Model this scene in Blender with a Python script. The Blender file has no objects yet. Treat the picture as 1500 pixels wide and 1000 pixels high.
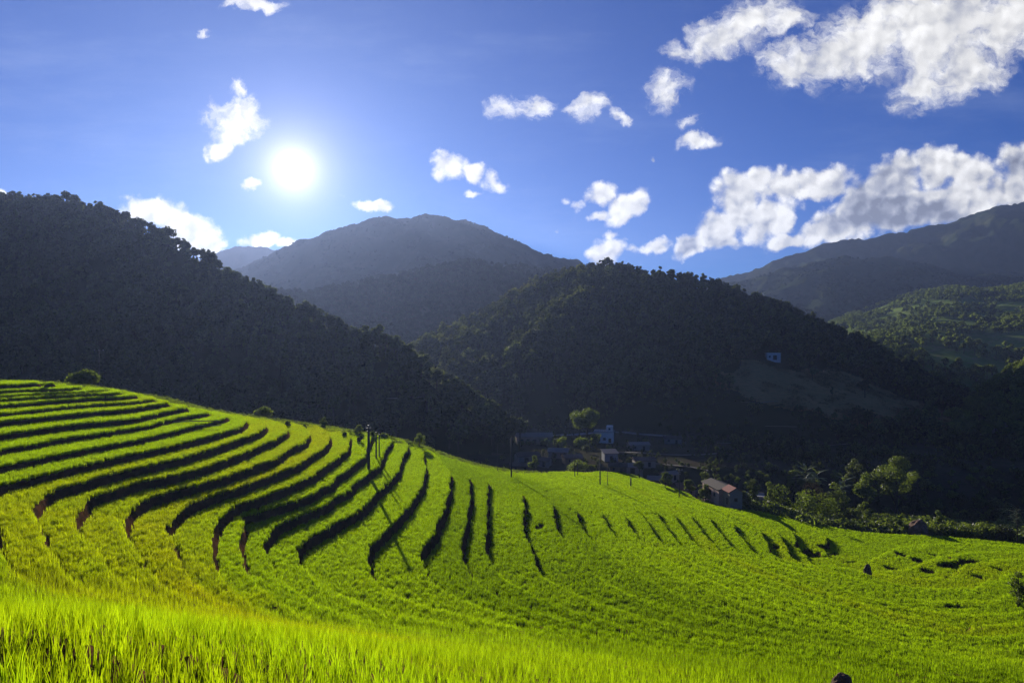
import bpy, bmesh, math, random
import numpy as np
from mathutils import Vector, Matrix

R = math.radians
rng = np.random.default_rng(7)
random.seed(7)
scene = bpy.context.scene
col = scene.collection

# ------------------------------------------------------------------ camera
cam_d = bpy.data.cameras.new("camera")
cam_d.sensor_width = 36.0
cam_d.lens = 24.0
cam_d.clip_start = 0.1
cam_d.clip_end = 40000.0
cam = bpy.data.objects.new("camera", cam_d)
col.objects.link(cam)
cam.location = (0, 0, 0)
cam.rotation_euler = (R(90), 0, 0)
scene.camera = cam
F = 1000.0          # focal length in pixels of the 1500 px wide photograph

# ------------------------------------------------------------------ light
SUN_AZ = math.atan2(430 - 750, F)            # left of the view axis
SUN_EL = math.atan2(500 - 248, math.hypot(F, 320))
SUN_DIR = Vector((math.sin(SUN_AZ) * math.cos(SUN_EL), math.cos(SUN_AZ) * math.cos(SUN_EL), math.sin(SUN_EL)))
sun_d = bpy.data.lights.new("sun", 'SUN')
sun_d.energy = 5.0
sun_d.angle = R(0.5)
sun_d.color = (1.0, 0.93, 0.80)
sun = bpy.data.objects.new("sun", sun_d)
col.objects.link(sun)
sun.rotation_euler = SUN_DIR.to_track_quat('Z', 'Y').to_euler()

scene.view_settings.view_transform = 'Standard'
scene.view_settings.look = 'None'
scene.view_settings.exposure = 0.62
scene.view_settings.gamma = 1.0
scene.cycles.use_denoising = True
scene.cycles.denoiser = 'OPENIMAGEDENOISE'
scene.cycles.denoising_input_passes = 'RGB_ALBEDO_NORMAL'
scene.cycles.denoising_prefilter = 'NONE'
scene.cycles.max_bounces = 6
scene.cycles.diffuse_bounces = 3
scene.cycles.transmission_bounces = 4
scene.cycles.volume_bounces = 1
scene.cycles.transparent_max_bounces = 8
scene.cycles.caustics_reflective = False
scene.cycles.caustics_refractive = False
scene.cycles.sample_clamp_indirect = 6.0

# ------------------------------------------------------------------ node helpers
class NT:
    def __init__(self, tree):
        self.t = tree; self.n = tree.nodes; self.l = tree.links
    def new(self, kind, **kw):
        n = self.n.new(kind)
        for k, v in kw.items(): setattr(n, k, v)
        return n
    def put(self, sock, v):
        if isinstance(v, bpy.types.NodeSocket): self.l.new(v, sock)
        elif v is not None: sock.default_value = v
    def math(self, op, a, b=None, c=None, clamp=False):
        n = self.new('ShaderNodeMath', operation=op); n.use_clamp = clamp
        self.put(n.inputs[0], a)
        if b is not None: self.put(n.inputs[1], b)
        if c is not None: self.put(n.inputs[2], c)
        return n.outputs[0]
    def vec(self, op, a, b=None, out=0):
        n = self.new('ShaderNodeVectorMath', operation=op)
        self.put(n.inputs[0], a)
        if b is not None: self.put(n.inputs[1], b)
        return n.outputs[out]
    def mix(self, f, a, b, kind='RGBA', blend='MIX'):
        n = self.new('ShaderNodeMix', data_type=kind)
        if kind == 'RGBA':
            n.blend_type = blend
            self.put(n.inputs[0], f); self.put(n.inputs[6], a); self.put(n.inputs[7], b)
            return n.outputs[2]
        self.put(n.inputs[0], f); self.put(n.inputs[2], a); self.put(n.inputs[3], b)
        return n.outputs[0]
    def ramp(self, f, stops, interp='LINEAR'):
        n = self.new('ShaderNodeValToRGB'); n.color_ramp.interpolation = interp
        e = n.color_ramp.elements
        while len(e) < len(stops): e.new(0.5)
        for el, (p, c) in zip(e, stops):
            el.position = p; el.color = (*c, 1) if len(c) == 3 else c
        self.put(n.inputs[0], f)
        return n.outputs[0]
    def smooth(self, x, a, b):
        n = self.new('ShaderNodeMapRange', interpolation_type='SMOOTHSTEP')
        self.put(n.inputs[0], x); n.inputs[1].default_value = a; n.inputs[2].default_value = b
        return n.outputs[0]
    def noise(self, vec, scale, detail=4, rough=0.55, dim='3D', out=0, distort=0.0):
        n = self.new('ShaderNodeTexNoise', noise_dimensions=dim)
        if vec is not None: self.put(n.inputs['Vector'], vec)
        n.inputs['Scale'].default_value = scale; n.inputs['Detail'].default_value = detail
        n.inputs['Roughness'].default_value = rough; n.inputs['Distortion'].default_value = distort
        return n.outputs[out]

# ------------------------------------------------------------------ world: sky, sun glow, clouds
world = bpy.data.worlds.new("World")
scene.world = world
world.use_nodes = True
W = NT(world.node_tree)
W.n.clear()
sky = W.new('ShaderNodeTexSky', sky_type='NISHITA')
sky.sun_disc = False
sky.sun_elevation = SUN_EL
sky.sun_rotation = SUN_AZ
sky.altitude = 600
sky.air_density = 1.0
sky.dust_density = 0.25
sky.ozone_density = 2.2
tc = W.new('ShaderNodeTexCoord')
dirv = tc.outputs['Generated']
SKY_STRENGTH = 0.06
skycol = W.mix(1.0, sky.outputs[0], (0.02, 0.28, 0.90, 1), blend='MULTIPLY')
# glow of the sun and its aureole in the sky
cosang = W.vec('DOT_PRODUCT', dirv, tuple(SUN_DIR), out=1)
ang = W.math('MULTIPLY', W.math('ARCCOSINE', W.math('MINIMUM', cosang, 1.0)), 180 / math.pi)
core = W.math('POWER', 2.718, W.math('MULTIPLY', ang, -1 / 0.95))
halo1 = W.math('POWER', 2.718, W.math('MULTIPLY', ang, -1 / 2.6))
halo2 = W.math('POWER', 2.718, W.math('MULTIPLY', ang, -1 / 11.0))
glow = W.math('ADD', W.math('ADD', W.math('MULTIPLY', core, 22.0), W.math('MULTIPLY', halo1, 7.0)), W.math('MULTIPLY', halo2, 2.3))
glowc = W.vec('SCALE', (1.0, 0.88, 0.84))
W.l.new(glow, glowc.node.inputs['Scale'])
skyg = W.mix(1.0, skycol, glowc, blend='ADD')
# clouds: angular position on the sky, U to the right and V up
sep = W.new('ShaderNodeSeparateXYZ'); W.put(sep.inputs[0], dirv)
dy = W.math('MAXIMUM', sep.outputs[1], 0.05)
cU = W.math('DIVIDE', sep.outputs[0], dy); cV = W.math('DIVIDE', sep.outputs[2], dy)
comb = W.new('ShaderNodeCombineXYZ'); W.put(comb.inputs[0], cU); W.put(comb.inputs[1], cV)
uv = comb.outputs[0]
# (u, v, half width, half height, tilt, weight) seen from the terraces, in thousandths of the distance
CLOUDS = [
 (1090,  42, 95, 36, 22, 1.0), (1150, 28, 50, 22, 0, .9), (1030, 62, 45, 30, 35, .9),
 (1185,  88, 80, 42, 14, 1.0), (1270, 60, 110, 60, 22, 1.1), (1380, 40, 120, 75, 10, 1.25), (1480, 30, 90, 60, 10, 1.1),
 (1355, 118, 60, 42, 30, .9), (1420, 100, 80, 45, 15, 1.0), (1330, 145, 26, 16, 30, .7),
 (980, 135, 38, 32, 30, .75), (978, 78, 22, 20, 30, .6), (1016, 178, 26, 12, 30, .6), (1022, 211, 34, 16, 0, .85), (953, 229, 12, 9, 0, .75),
 (732, 163, 32, 22, -15, .8), (783, 157, 36, 22, 12, .85), (866, 152, 38, 20, 8, .85), (910, 165, 14, 12, 0, .7),
 (657, 242, 30, 24, 0, 1.0), (692, 248, 20, 15, 0, .8), (720, 260, 28, 18, -25, .65), (694, 279, 20, 8, 0, .6),
 (884, 284, 26, 20, -10, .95), (915, 303, 40, 24, 25, .95), (880, 311, 20, 11, 0, .85), (848, 297, 16, 12, 30, .55), (829, 293, 14, 10, 0, .5),
 (896, 340, 18, 8, 0, .6), (817, 339, 10, 7, 0, .6), (890, 368, 42, 24, 25, .9), (960, 362, 26, 14, 8, .85), (930, 366, 20, 12, 0, .6),
 (1012, 362, 34, 18, 30, 1.0), (1050, 332, 40, 28, 42, 1.1), (1085, 292, 40, 46, 30, 1.2), (1112, 264, 24, 24, 0, 1.1), (1142, 278, 34, 30, 0, 1.1), (1202, 268, 48, 26, 8, 1.2), (1130, 318, 52, 30, 28, 1.1), (1060, 352, 40, 14, 10, .8),
 (1160, 350, 44, 15, 10, 1.0), (1215, 332, 58, 24, 22, 1.2), (1265, 300, 56, 40, 38, 1.2), (1308, 262, 52, 40, 22, 1.2), (1372, 248, 48, 34, 0, 1.2), (1422, 254, 40, 32, 0, 1.1), (1325, 308, 84, 38, 12, 1.3), (1400, 298, 76, 36, 10, 1.3),
 (1492, 243, 40, 32, 32, 1.1), (1470, 276, 56, 24, 12, 1.2), (1560, 270, 90, 50, 0, 1.1), (1480, 296, 30, 14, 0, .9),
 (345, 175, 48, 34, 20, .9), (318, 218, 24, 22, 0, .8), (347, 130, 18, 18, 0, .7), (366, 267, 20, 13, 0, .8), (300, 50, 20, 8, 20, .75), (376, 5, 50, 14, 0, .9),
 (228, 315, 54, 28, -15, 1.1), (275, 338, 56, 34, -32, 1.1), (310, 362, 34, 24, -20, .9), (382, 348, 34, 16, 5, 1.0), (422, 357, 24, 11, 0, .8), (540, 296, 48, 10, -5, .8),
 (0, 285, 14, 10, 0, .7),
]
warp = W.noise(uv, 13.0, 7, 0.62, out=1)
wv = W.vec('SUBTRACT', warp, (0.5, 0.5, 0.5))
wlow = W.new('ShaderNodeMapRange', interpolation_type='SMOOTHSTEP'); W.put(wlow.inputs[0], cV)
wlow.inputs[1].default_value = 0.24; wlow.inputs[2].default_value = 0.34; wlow.inputs[3].default_value = 0.050; wlow.inputs[4].default_value = 0.085
wsc = W.vec('SCALE', wv); W.l.new(wlow.outputs[0], wsc.node.inputs['Scale'])
wv = W.vec('MULTIPLY', wsc, (1, 1, 0))
uvw = W.vec('ADD', uv, wv)
acc = None
for (u, v, a, b, tilt, wgt) in CLOUDS:
    mp = W.new('ShaderNodeMapping', vector_type='TEXTURE')
    W.put(mp.inputs[0], uvw)
    mp.inputs[1].default_value = ((u - 750) / F, (500 - v) / F, 0)
    mp.inputs[2].default_value = (0, 0, R(tilt))
    mp.inputs[3].default_value = (a * 1.28 / F, b * 1.28 / F, 1)
    g = W.new('ShaderNodeTexGradient', gradient_type='SPHERICAL')
    W.put(g.inputs[0], mp.outputs[0])
    m = W.math('MULTIPLY', g.outputs[1], wgt)
    acc = m if acc is None else W.math('SMOOTH_MAX', acc, m, 0.10)
def cell(p, scale):
    n = W.new('ShaderNodeTexVoronoi', voronoi_dimensions='2D', feature='SMOOTH_F1')
    W.put(n.inputs['Vector'], p); n.inputs['Scale'].default_value = scale; n.inputs['Smoothness'].default_value = 0.35
    return W.math('SUBTRACT', 0.55, n.outputs['Distance'])
wv2 = W.vec('MULTIPLY_ADD', W.noise(uv, 34.0, 4, 0.6, out=1), (0.030, 0.030, 0))
wv2.node.inputs[2].default_value = (-0.015, -0.015, 0)
uvp = W.vec('ADD', uv, wv2)
def puffs(p):
    return W.math('ADD', W.math('MULTIPLY', cell(p, 24.0), 0.7), W.math('MULTIPLY', cell(p, 52.0), 0.45))
pf0 = puffs(uvp)
pf1 = puffs(W.vec('ADD', uvp, (-0.006, 0.009, 0)))
# upper clouds are torn and thin, the lower bank is heaped
heap = W.new('ShaderNodeMapRange', interpolation_type='SMOOTHSTEP'); W.put(heap.inputs[0], cV)
heap.inputs[1].default_value = 0.335; heap.inputs[2].default_value = 0.27; heap = heap.outputs[0]
fb = W.noise(W.vec('MULTIPLY', W.vec('ADD', uvw, (0, 0, 0)), (1.0, 1.35, 0)), 24.0, 10, 0.68)
torn = W.math('MULTIPLY', W.math('SUBTRACT', fb, 0.46), 1.9)
fine = W.math('MULTIPLY', W.math('SUBTRACT', W.noise(uv, 60.0, 8, 0.7), 0.5), 0.34)
heaped = W.math('ADD', W.math('MULTIPLY', W.math('SUBTRACT', pf0, 0.22), 0.70), fine)
dens = W.math('ADD', acc, W.mix(heap, torn, heaped, kind='FLOAT'))
has = W.smooth(acc, 0.06, 0.30)
edge = W.mix(heap, 0.92, 0.56, kind='FLOAT')
al = W.new('ShaderNodeMapRange', interpolation_type='SMOOTHSTEP'); W.put(al.inputs[0], dens); al.inputs[1].default_value = 0.14; W.put(al.inputs[2], edge)
alpha = W.math('MULTIPLY', al.outputs[0], has)
thick = W.smooth(acc, 0.30, 0.85)
billow = W.math('MULTIPLY', W.math('SUBTRACT', pf0, pf1), W.mix(heap, 0.55, 0.75, kind='FLOAT'))
fbl = W.noise(W.vec('ADD', uv, (3.1, 1.7, 0)), 7.0, 4, 0.55)
# thick parts of the heaped clouds are grey away from the sun
slope = W.math('SUBTRACT', acc, 0.0)
shade = W.math('MULTIPLY', W.math('MULTIPLY', thick, heap), W.smooth(W.math('ADD', fbl, W.math('MULTIPLY', cU, 0.12)), 0.44, 0.70))
shade_hi = W.math('MULTIPLY', W.math('MULTIPLY', thick, W.math('SUBTRACT', 1.0, heap)), W.smooth(fbl, 0.42, 0.72))
lum = W.math('SUBTRACT', W.math('SUBTRACT', 0.96, W.math('MULTIPLY', shade, 0.62)), W.math('MULTIPLY', shade_hi, 0.26))
lum = W.math('ADD', lum, billow)
lum = W.math('MINIMUM', W.math('MAXIMUM', lum, 0.28), 1.12)
ccol = W.mix(W.smooth(lum, 0.3, 0.9), (0.78, 0.84, 1.06, 1), (1.0, 0.99, 0.97, 1))
CLOUD_LUM = 10.5
cl = W.vec('SCALE', ccol); W.l.new(W.math('MULTIPLY', lum, CLOUD_LUM), cl.node.inputs['Scale'])
cl2 = W.mix(1.0, cl, glowc, blend='ADD')
# thin cirrus veil
cs = W.vec('MULTIPLY', uv, (1.0, 4.0, 0))
cir = W.math('MULTIPLY', W.smooth(W.noise(cs, 2.2, 6, 0.6), 0.46, 0.85), 0.16)
veil = W.mix(cir, skyg, (7.0, 8.2, 10.5, 1))
finalsky = W.mix(alpha, veil, cl2)
bg = W.new('ShaderNodeBackground'); W.put(bg.inputs[0], finalsky); bg.inputs[1].default_value = SKY_STRENGTH
wo = W.new('ShaderNodeOutputWorld'); W.l.new(bg.outputs[0], wo.inputs[0])

# ------------------------------------------------------------------ materials
def mat(name):
    m = bpy.data.materials.new(name); m.use_nodes = True
    t = NT(m.node_tree); t.n.clear()
    o = t.new('ShaderNodeOutputMaterial')
    return m, t, o

def leaf_mat(name, dif, trn, k=0.5, var=0.35, gloss=0.04, attr=None, attr_mul=(1.6, 1.0, 0.55), plots=False):
    m, t, o = mat(name)
    oi = t.new('ShaderNodeObjectInfo'); geo = t.new('ShaderNodeNewGeometry')
    r1 = geo.outputs['Random Per Island']
    val = t.math('MULTIPLY_ADD', oi.outputs['Random'], var, 1 - var / 2)
    val = t.math('MULTIPLY', val, t.math('MULTIPLY_ADD', r1, var * 1.4, 1 - var * 0.7))
    d = t.vec('SCALE', dif); t.l.new(val, d.node.inputs['Scale'])
    tr = t.vec('SCALE', trn); t.l.new(val, tr.node.inputs['Scale'])
    if attr:
        a = t.new('ShaderNodeAttribute', attribute_type='INSTANCER', attribute_name=attr)
        f = a.outputs['Fac']
        if plots:
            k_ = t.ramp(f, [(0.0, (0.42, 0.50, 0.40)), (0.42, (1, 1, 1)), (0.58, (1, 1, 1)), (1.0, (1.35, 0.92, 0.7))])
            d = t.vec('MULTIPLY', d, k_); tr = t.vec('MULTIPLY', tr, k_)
        else:
            d = t.mix(f, d, t.vec('MULTIPLY', d, attr_mul))
            tr = t.mix(f, tr, t.vec('MULTIPLY', tr, attr_mul))
    db = t.new('ShaderNodeBsdfDiffuse'); t.put(db.inputs[0], d)
    tb = t.new('ShaderNodeBsdfTranslucent'); t.put(tb.inputs[0], tr)
    mx = t.new('ShaderNodeMixShader'); mx.inputs[0].default_value = k
    t.l.new(db.outputs[0], mx.inputs[1]); t.l.new(tb.outputs[0], mx.inputs[2])
    out = mx.outputs[0]
    if gloss:
        gb = t.new('ShaderNodeBsdfGlossy'); gb.inputs['Roughness'].default_value = 0.45
        gb.inputs[0].default_value = (1, 1, 1, 1)
        m2 = t.new('ShaderNodeMixShader'); m2.inputs[0].default_value = gloss
        t.l.new(out, m2.inputs[1]); t.l.new(gb.outputs[0], m2.inputs[2]); out = m2.outputs[0]
    t.l.new(out, o.inputs[0])
    return m

def ground_mat(name, c1, c2, c3, scale=0.3, rough=0.95, bump=0.4):
    m, t, o = mat(name)
    tcn = t.new('ShaderNodeTexCoord'); p = tcn.outputs['Object']
    n1 = t.noise(p, scale, 6, 0.6); n2 = t.noise(p, scale * 9, 5, 0.65)
    c = t.mix(t.smooth(n1, 0.35, 0.65), (*c1, 1), (*c2, 1))
    c = t.mix(t.math('MULTIPLY', t.smooth(n2, 0.45, 0.75), 0.8), c, (*c3, 1))
    b = t.new('ShaderNodeBsdfPrincipled')
    t.put(b.inputs['Base Color'], c); b.inputs['Roughness'].default_value = rough
    b.inputs['Specular IOR Level'].default_value = 0.0
    bp = t.new('ShaderNodeBump'); bp.inputs['Strength'].default_value = bump; bp.inputs['Distance'].default_value = 0.1 / scale * 0.3
    t.put(bp.inputs['Height'], n2); t.l.new(bp.outputs[0], b.inputs['Normal'])
    t.l.new(b.outputs[0], o.inputs[0])
    return m

M = {}
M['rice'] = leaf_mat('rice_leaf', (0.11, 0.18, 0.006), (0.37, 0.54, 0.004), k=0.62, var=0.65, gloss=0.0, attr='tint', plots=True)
M['soil'] = ground_mat('terrace_soil', (0.13, 0.055, 0.026), (0.06, 0.035, 0.016), (0.03, 0.035, 0.010), 0.6)
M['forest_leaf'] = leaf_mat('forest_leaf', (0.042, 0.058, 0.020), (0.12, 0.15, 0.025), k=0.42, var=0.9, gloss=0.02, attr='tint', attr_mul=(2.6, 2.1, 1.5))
M['farm_leaf'] = leaf_mat('farm_leaf', (0.090, 0.125, 0.035), (0.22, 0.28, 0.04), k=0.45, var=0.8, gloss=0.0)
M['farm'] = ground_mat('farm_ground', (0.17, 0.24, 0.05), (0.10, 0.15, 0.035), (0.24, 0.19, 0.09), 0.012, bump=0.2)
M['far_leaf'] = leaf_mat('far_forest_leaf', (0.026, 0.040, 0.018), (0.030, 0.042, 0.012), k=0.2, var=0.6, gloss=0.0)
M['lit_leaf'] = leaf_mat('valley_leaf', (0.085, 0.12, 0.018), (0.20, 0.26, 0.018), k=0.48, var=0.6, gloss=0.03)  # leaf green brightened for plants standing in sun; sunlight put into the colour
M['banana_leaf'] = leaf_mat('banana_leaf', (0.08, 0.12, 0.03), (0.20, 0.26, 0.03), k=0.45, var=0.4, gloss=0.08)
M['dry_leaf'] = leaf_mat('dry_leaf', (0.20, 0.14, 0.06), (0.16, 0.11, 0.035), k=0.3, var=0.5, gloss=0.0)
M['grass_leaf'] = leaf_mat('wild_grass_leaf', (0.07, 0.10, 0.012), (0.22, 0.30, 0.015), k=0.5, var=0.6, gloss=0.02)
M['bark'] = ground_mat('tree_bark', (0.06, 0.045, 0.03), (0.09, 0.075, 0.055), (0.035, 0.028, 0.02), 2.0)
M['hill'] = ground_mat('hill_ground', (0.030, 0.040, 0.014), (0.045, 0.045, 0.020), (0.022, 0.032, 0.012), 0.02, bump=0.2)
M['mount'] = ground_mat('mountain_ground', (0.035, 0.050, 0.022), (0.055, 0.060, 0.030), (0.028, 0.042, 0.018), 0.006, bump=0.2)
M['meadow'] = ground_mat('meadow_ground', (0.33, 0.20, 0.075), (0.24, 0.16, 0.06), (0.12, 0.10, 0.035), 0.05)
M['valley'] = ground_mat('valley_ground', (0.05, 0.05, 0.025), (0.075, 0.06, 0.04), (0.03, 0.045, 0.015), 0.06)

# ------------------------------------------------------------------ numpy helpers
def vnoise(x, y, seed=0):
    xi = np.floor(x).astype(np.int64); yi = np.floor(y).astype(np.int64)
    fx = x - xi; fy = y - yi
    fx = fx * fx * fx * (fx * (fx * 6 - 15) + 10); fy = fy * fy * fy * (fy * (fy * 6 - 15) + 10)
    def h(a, b):
        n = (a * 374761393 + b * 668265263 + seed * 1442695041) & 0xffffffff
        n = ((n ^ (n >> 13)) * 1274126177) & 0xffffffff
        n = (n ^ (n >> 16)) & 0xffff
        return n / 65535.0
    return ((h(xi, yi) * (1 - fx) + h(xi + 1, yi) * fx) * (1 - fy) + (h(xi, yi + 1) * (1 - fx) + h(xi + 1, yi + 1) * fx) * fy)
def fbm(x, y, octv=4, seed=0, gain=0.5):
    s = 0; a = 1; tot = 0
    for i in range(octv):
        s = s + a * (vnoise(x * 2 ** i + 17.3 * i, y * 2 ** i - 9.1 * i, seed + i) - 0.5) * 2; tot += a; a *= gain
    return s / tot
def sstep(a, b, x):
    t = np.clip((x - a) / (b - a), 0, 1); return t * t * (3 - 2 * t)

def link_mesh(name, verts, faces, material, smooth=True, kind=None, parent=None):
    me = bpy.data.meshes.new(name)
    verts = np.asarray(verts, np.float32).reshape(-1, 3)
    if isinstance(faces, np.ndarray):
        k = faces.shape[1]; nf = len(faces)
        me.vertices.add(len(verts)); me.vertices.foreach_set('co', verts.ravel())
        me.loops.add(nf * k); me.loops.foreach_set('vertex_index', faces.astype(np.int32).ravel())
        me.polygons.add(nf); me.polygons.foreach_set('loop_start', np.arange(0, nf * k, k, dtype=np.int32))
        me.polygons.foreach_set('use_smooth', np.full(nf, smooth))
        me.update(calc_edges=True); me.validate()
    else:
        me.from_pydata(verts.tolist(), [], faces); me.update()
        me.polygons.foreach_set('use_smooth', np.full(len(me.polygons), smooth))
    for m in (material if isinstance(material, (list, tuple)) else [material]): me.materials.append(m)
    o = bpy.data.objects.new(name, me); col.objects.link(o)
    if kind: o['kind'] = kind
    if parent: o.parent = parent
    return o

# ------------------------------------------------------------------ the terraced field: heights from the rims
STEP = [.97, .69, .47, .66, .88, .75, 1.05, 1.1, .92, .95, 1.1]           # R1->R2, R2->R3 ...
LV = [8.2]
for k in range(1, 60): LV.append(LV[-1] + (STEP[k - 1] if k - 1 < len(STEP) else 1.2 if k > 23 else 1.3))
def L(k): return LV[int(k) - 1] if k == int(k) else LV[int(k) - 1] + (k - int(k)) * (LV[int(k)] - LV[int(k) - 1])
RIMS = {
 1: [(0,560.5),(65,559)], 2: [(0,570),(97,563)], 3: [(0,577),(140,569.5)], 4: [(0,582),(165,573)],
 5: [(0,589.7),(98,582.7),(197,576)], 6: [(0,602.3),(100,592),(200,585),(224,582)],
 7: [(0,613.5),(100,603),(200,594),(233,589)], 8: [(0,631.7),(100,618.5),(200,609),(250,598),(272,594)],
 9: [(0,654),(100,637),(200,622.5),(250,611),(301,602)], 10: [(0,678),(100,658),(200,640),(250,629),(300,617),(326,611)],
 11: [(0,705),(56,691),(128,675),(200,659),(259,647),(319,632),(351,622.5),(10,815)],
 12: [(59,764),(50,756),(43,743),(56,726),(78,712),(140,695),(200,680),(257,668),(319,650.6),(379,630),(125,852)],
 13: [(121,780),(110,768),(106,753),(112,746),(134,722),(200,702),(256,690.5),(298,680),(358,659),(408,637),(250,870)],
 14: [(207,812),(199,800),(185,780),(180,760),(190,742),(214,726),(256,713.6),(326,695),(400,669.5),(428,652),(445,645.5)],
 15: [(250,783),(238,772),(246,762.6),(257,748.6),(281,732),(326,716),(400,691),(442,674),(476,650)],
 16: [(310.5,820),(309,784),(312,771),(323,753),(340,739),(400,717),(456,694),(491,670),(508,657),(420,900)],
 17: [(351,753),(400,739),(442,726),(484,706),(534,664)],
 18: [(400,832),(395,818),(383,796),(400,769.5),(435,752),(477,735),(491,723),(540,690),(552.6,681),(561,666)],
 19: [(449,833),(436,812),(435,798),(446,787),(505,755),(526,744),(548,723),(568,703.6),(580.5,691),(588,668)],
 20: [(547,843),(537,811),(540,797),(552.6,783),(575,762),(600,736),(618,707),(623,682),(700,900)],
 21: [(629,843.6),(618,820),(613,807),(633.6,778),(647.6,747),(657,713),(660,690)],
 22: [(684,827),(678,818),(673,793),(680,768),(685,747),(689,724),(687,696)],
 23: [(730,836.6),(710,807),(711,782),(710,747),(712,721),(712,699),(1000,930)],
 24: [(781.5,811),(771,786),(765,769),(770,740),(760.5,714)],
 25: [(806,730.5),(836,795),(1000,890)], 26: [(832,732),(858.5,781)], 27: [(874,739),(899,779.5)],
 28: [(906,743),(935.5,785)], 29: [(928.5,739),(972,795),(1200,890),(1500,960)], 30: [(959,744.5),(984.5,783)],
 31: [(977,742),(1011,786.5)], 32: [(998,742),(1044.5,793.5)], 33: [(1032,750),(1079.5,806)], 34: [(1056,752),(1099,802)],
 35: [(1112,772.5),(1135.5,813)], 36: [(1145,785.6),(1162,816)], 37: [(1165,795),(1195,826)],
}
pts = []
for k, ls in RIMS.items():
    for i, (u, v) in enumerate(ls):
        d = L(k) * F / (v - 500)
        pts.append(((u - 750) / F * d, d, L(k)))
        if i + 1 < len(ls):
            u2, v2 = ls[i + 1]
            if abs(u2 - u) < 110 and abs(v2 - v) < 60:
                um, vm = (u + u2) / 2, (v + v2) / 2
                d = L(k) * F / (vm - 500); pts.append(((um - 750) / F * d, d, L(k)))
CREST = [(-150,550,150),(0,556,152),(65,557,155),(140,566,155),(200,575,157),(270,594,158),(310,601,158),(340,605,160),(400,614,162),(450,621,163),
 (500,629,163),(550,637,163),(600,648,164),(650,666,166),(700,681,168),(750,690,172),(800,691,185),(860,691,200),(930,695,205),(960,706,195),(1000,718,188),
 (1060,741,172),(1130,747,172),(1200,766,160),(1300,776,156),(1400,781,155),(1500,792,150),(1600,800,150)]
CREST = [(u, v, d * (0.945 + 0.215 * min(1, max(0, (u - 150) / 550)) + 0.05 * min(1, max(0, (u - 800) / 250)))) for (u, v, d) in CREST]
for (u, v, d) in CREST:
    pts.append(((u - 750) / F * d, d, (v - 500) / F * d))
    for e, dz in ((14, 2.5), (32, 9.0 if u < 900 else 5.0), (60, 22 if u < 900 else 9.0)):
        dd = d + e; pts.append(((u - 750) / F * d, dd, (v - 500) / F * d + dz))
for (u, v, d) in [(0,1000,9.3),(0,935,11.5),(0,885,14),(350,1000,11.5),(300,930,15),(700,1000,19),(500,930,24),(900,1000,29),(1200,1000,44),(1500,990,62),(700,950,36),
                  (1230,830,140),(1430,830,143),(1400,883,118),(1300,850,134),(1410,910,105),(1700,950,80)]:
    pts.append(((u - 750) / F * d, d, (v - 500) / F * d))
pts += [(0, 1, 2.3), (-6, 2, 2.6), (7, 2, 4.0), (-40, 20, 8.5), (-70, 50, 14.0), (-95, 90, 12.0), (-120, 120, 7.0), (-20, 6, 4.0), (24, 4, 11), (50, 20, 24)]
pts = np.array(pts)
def tps_fit(P, z, lam):
    n = len(P); S = 50.0
    d = np.linalg.norm(P[:, None] - P[None], axis=2) / S
    K = np.where(d > 0, d * d * np.log(d + 1e-12), 0) + lam * np.eye(n)
    A = np.zeros((n + 3, n + 3)); A[:n, :n] = K; A[:n, n] = 1; A[:n, n + 1:] = P / S; A[n:, :n] = A[:n, n:].T
    w = np.linalg.solve(A, np.concatenate([z, [0, 0, 0]]))
    def f(x, y):
        sh = x.shape; X = np.stack([x.ravel(), y.ravel()], 1); out = np.empty(len(X))
        for i in range(0, len(X), 20000):
            q = X[i:i + 20000]
            r2 = ((q[:, None, 0] - P[None, :, 0]) ** 2 + (q[:, None, 1] - P[None, :, 1]) ** 2) / S / S
            out[i:i + 20000] = (0.5 * r2 * np.log(r2 + 1e-18)) @ w[:n] + w[n] + q @ w[n + 1:] / S
        return out.reshape(sh)
    return f
tps = tps_fit(pts[:, :2], pts[:, 2], 2e-4)

GX0, GX1, GY0, GY1, GS = -150.0, 190.0, 1.0, 274.0, 0.30
gx = np.arange(GX0, GX1, GS); gy = np.arange(GY0, GY1, GS)
# the smooth slope on a coarse grid, refined by cubic-like interpolation
cx = np.arange(GX0 - 3, GX1 + 4, 1.0); cy = np.arange(GY0 - 3, GY1 + 4, 1.0)
CXX, CYY = np.meshgrid(cx, cy)
Dc = tps(CXX, CYY)
def cubic_axis(A, src0, step, q, axis):
    t = (q - src0) / step; i = np.clip(np.floor(t).astype(int), 1, A.shape[axis] - 3); f = t - i
    w = [-.5 * f + f ** 2 - .5 * f ** 3, 1 - 2.5 * f ** 2 + 1.5 * f ** 3, .5 * f + 2 * f ** 2 - 1.5 * f ** 3, -.5 * f ** 2 + .5 * f ** 3]
    out = 0
    for j in range(4):
        a = np.take(A, i + j - 1, axis=axis)
        out = out + a * (w[j][:, None] if axis == 0 else w[j][None, :])
    return out
Ds = cubic_axis(cubic_axis(Dc, cx[0], 1.0, gx, 1), cy[0], 1.0, gy, 0)
GXX, GYY = np.meshgrid(gx, gy)
rough = sstep(40, 60, GXX) * sstep(112, 122, GYY) * (1 - sstep(142, 150, GYY))
Dn = Ds + 0.045 * fbm(GXX * 0.16, GYY * 0.16, 3, 3) + rough * 0.5 * fbm(GXX * 0.10, GYY * 0.10, 3, 9)
levels = np.array([8.2 - 0.8 * j for j in range(9, 0, -1)] + LV)
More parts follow.
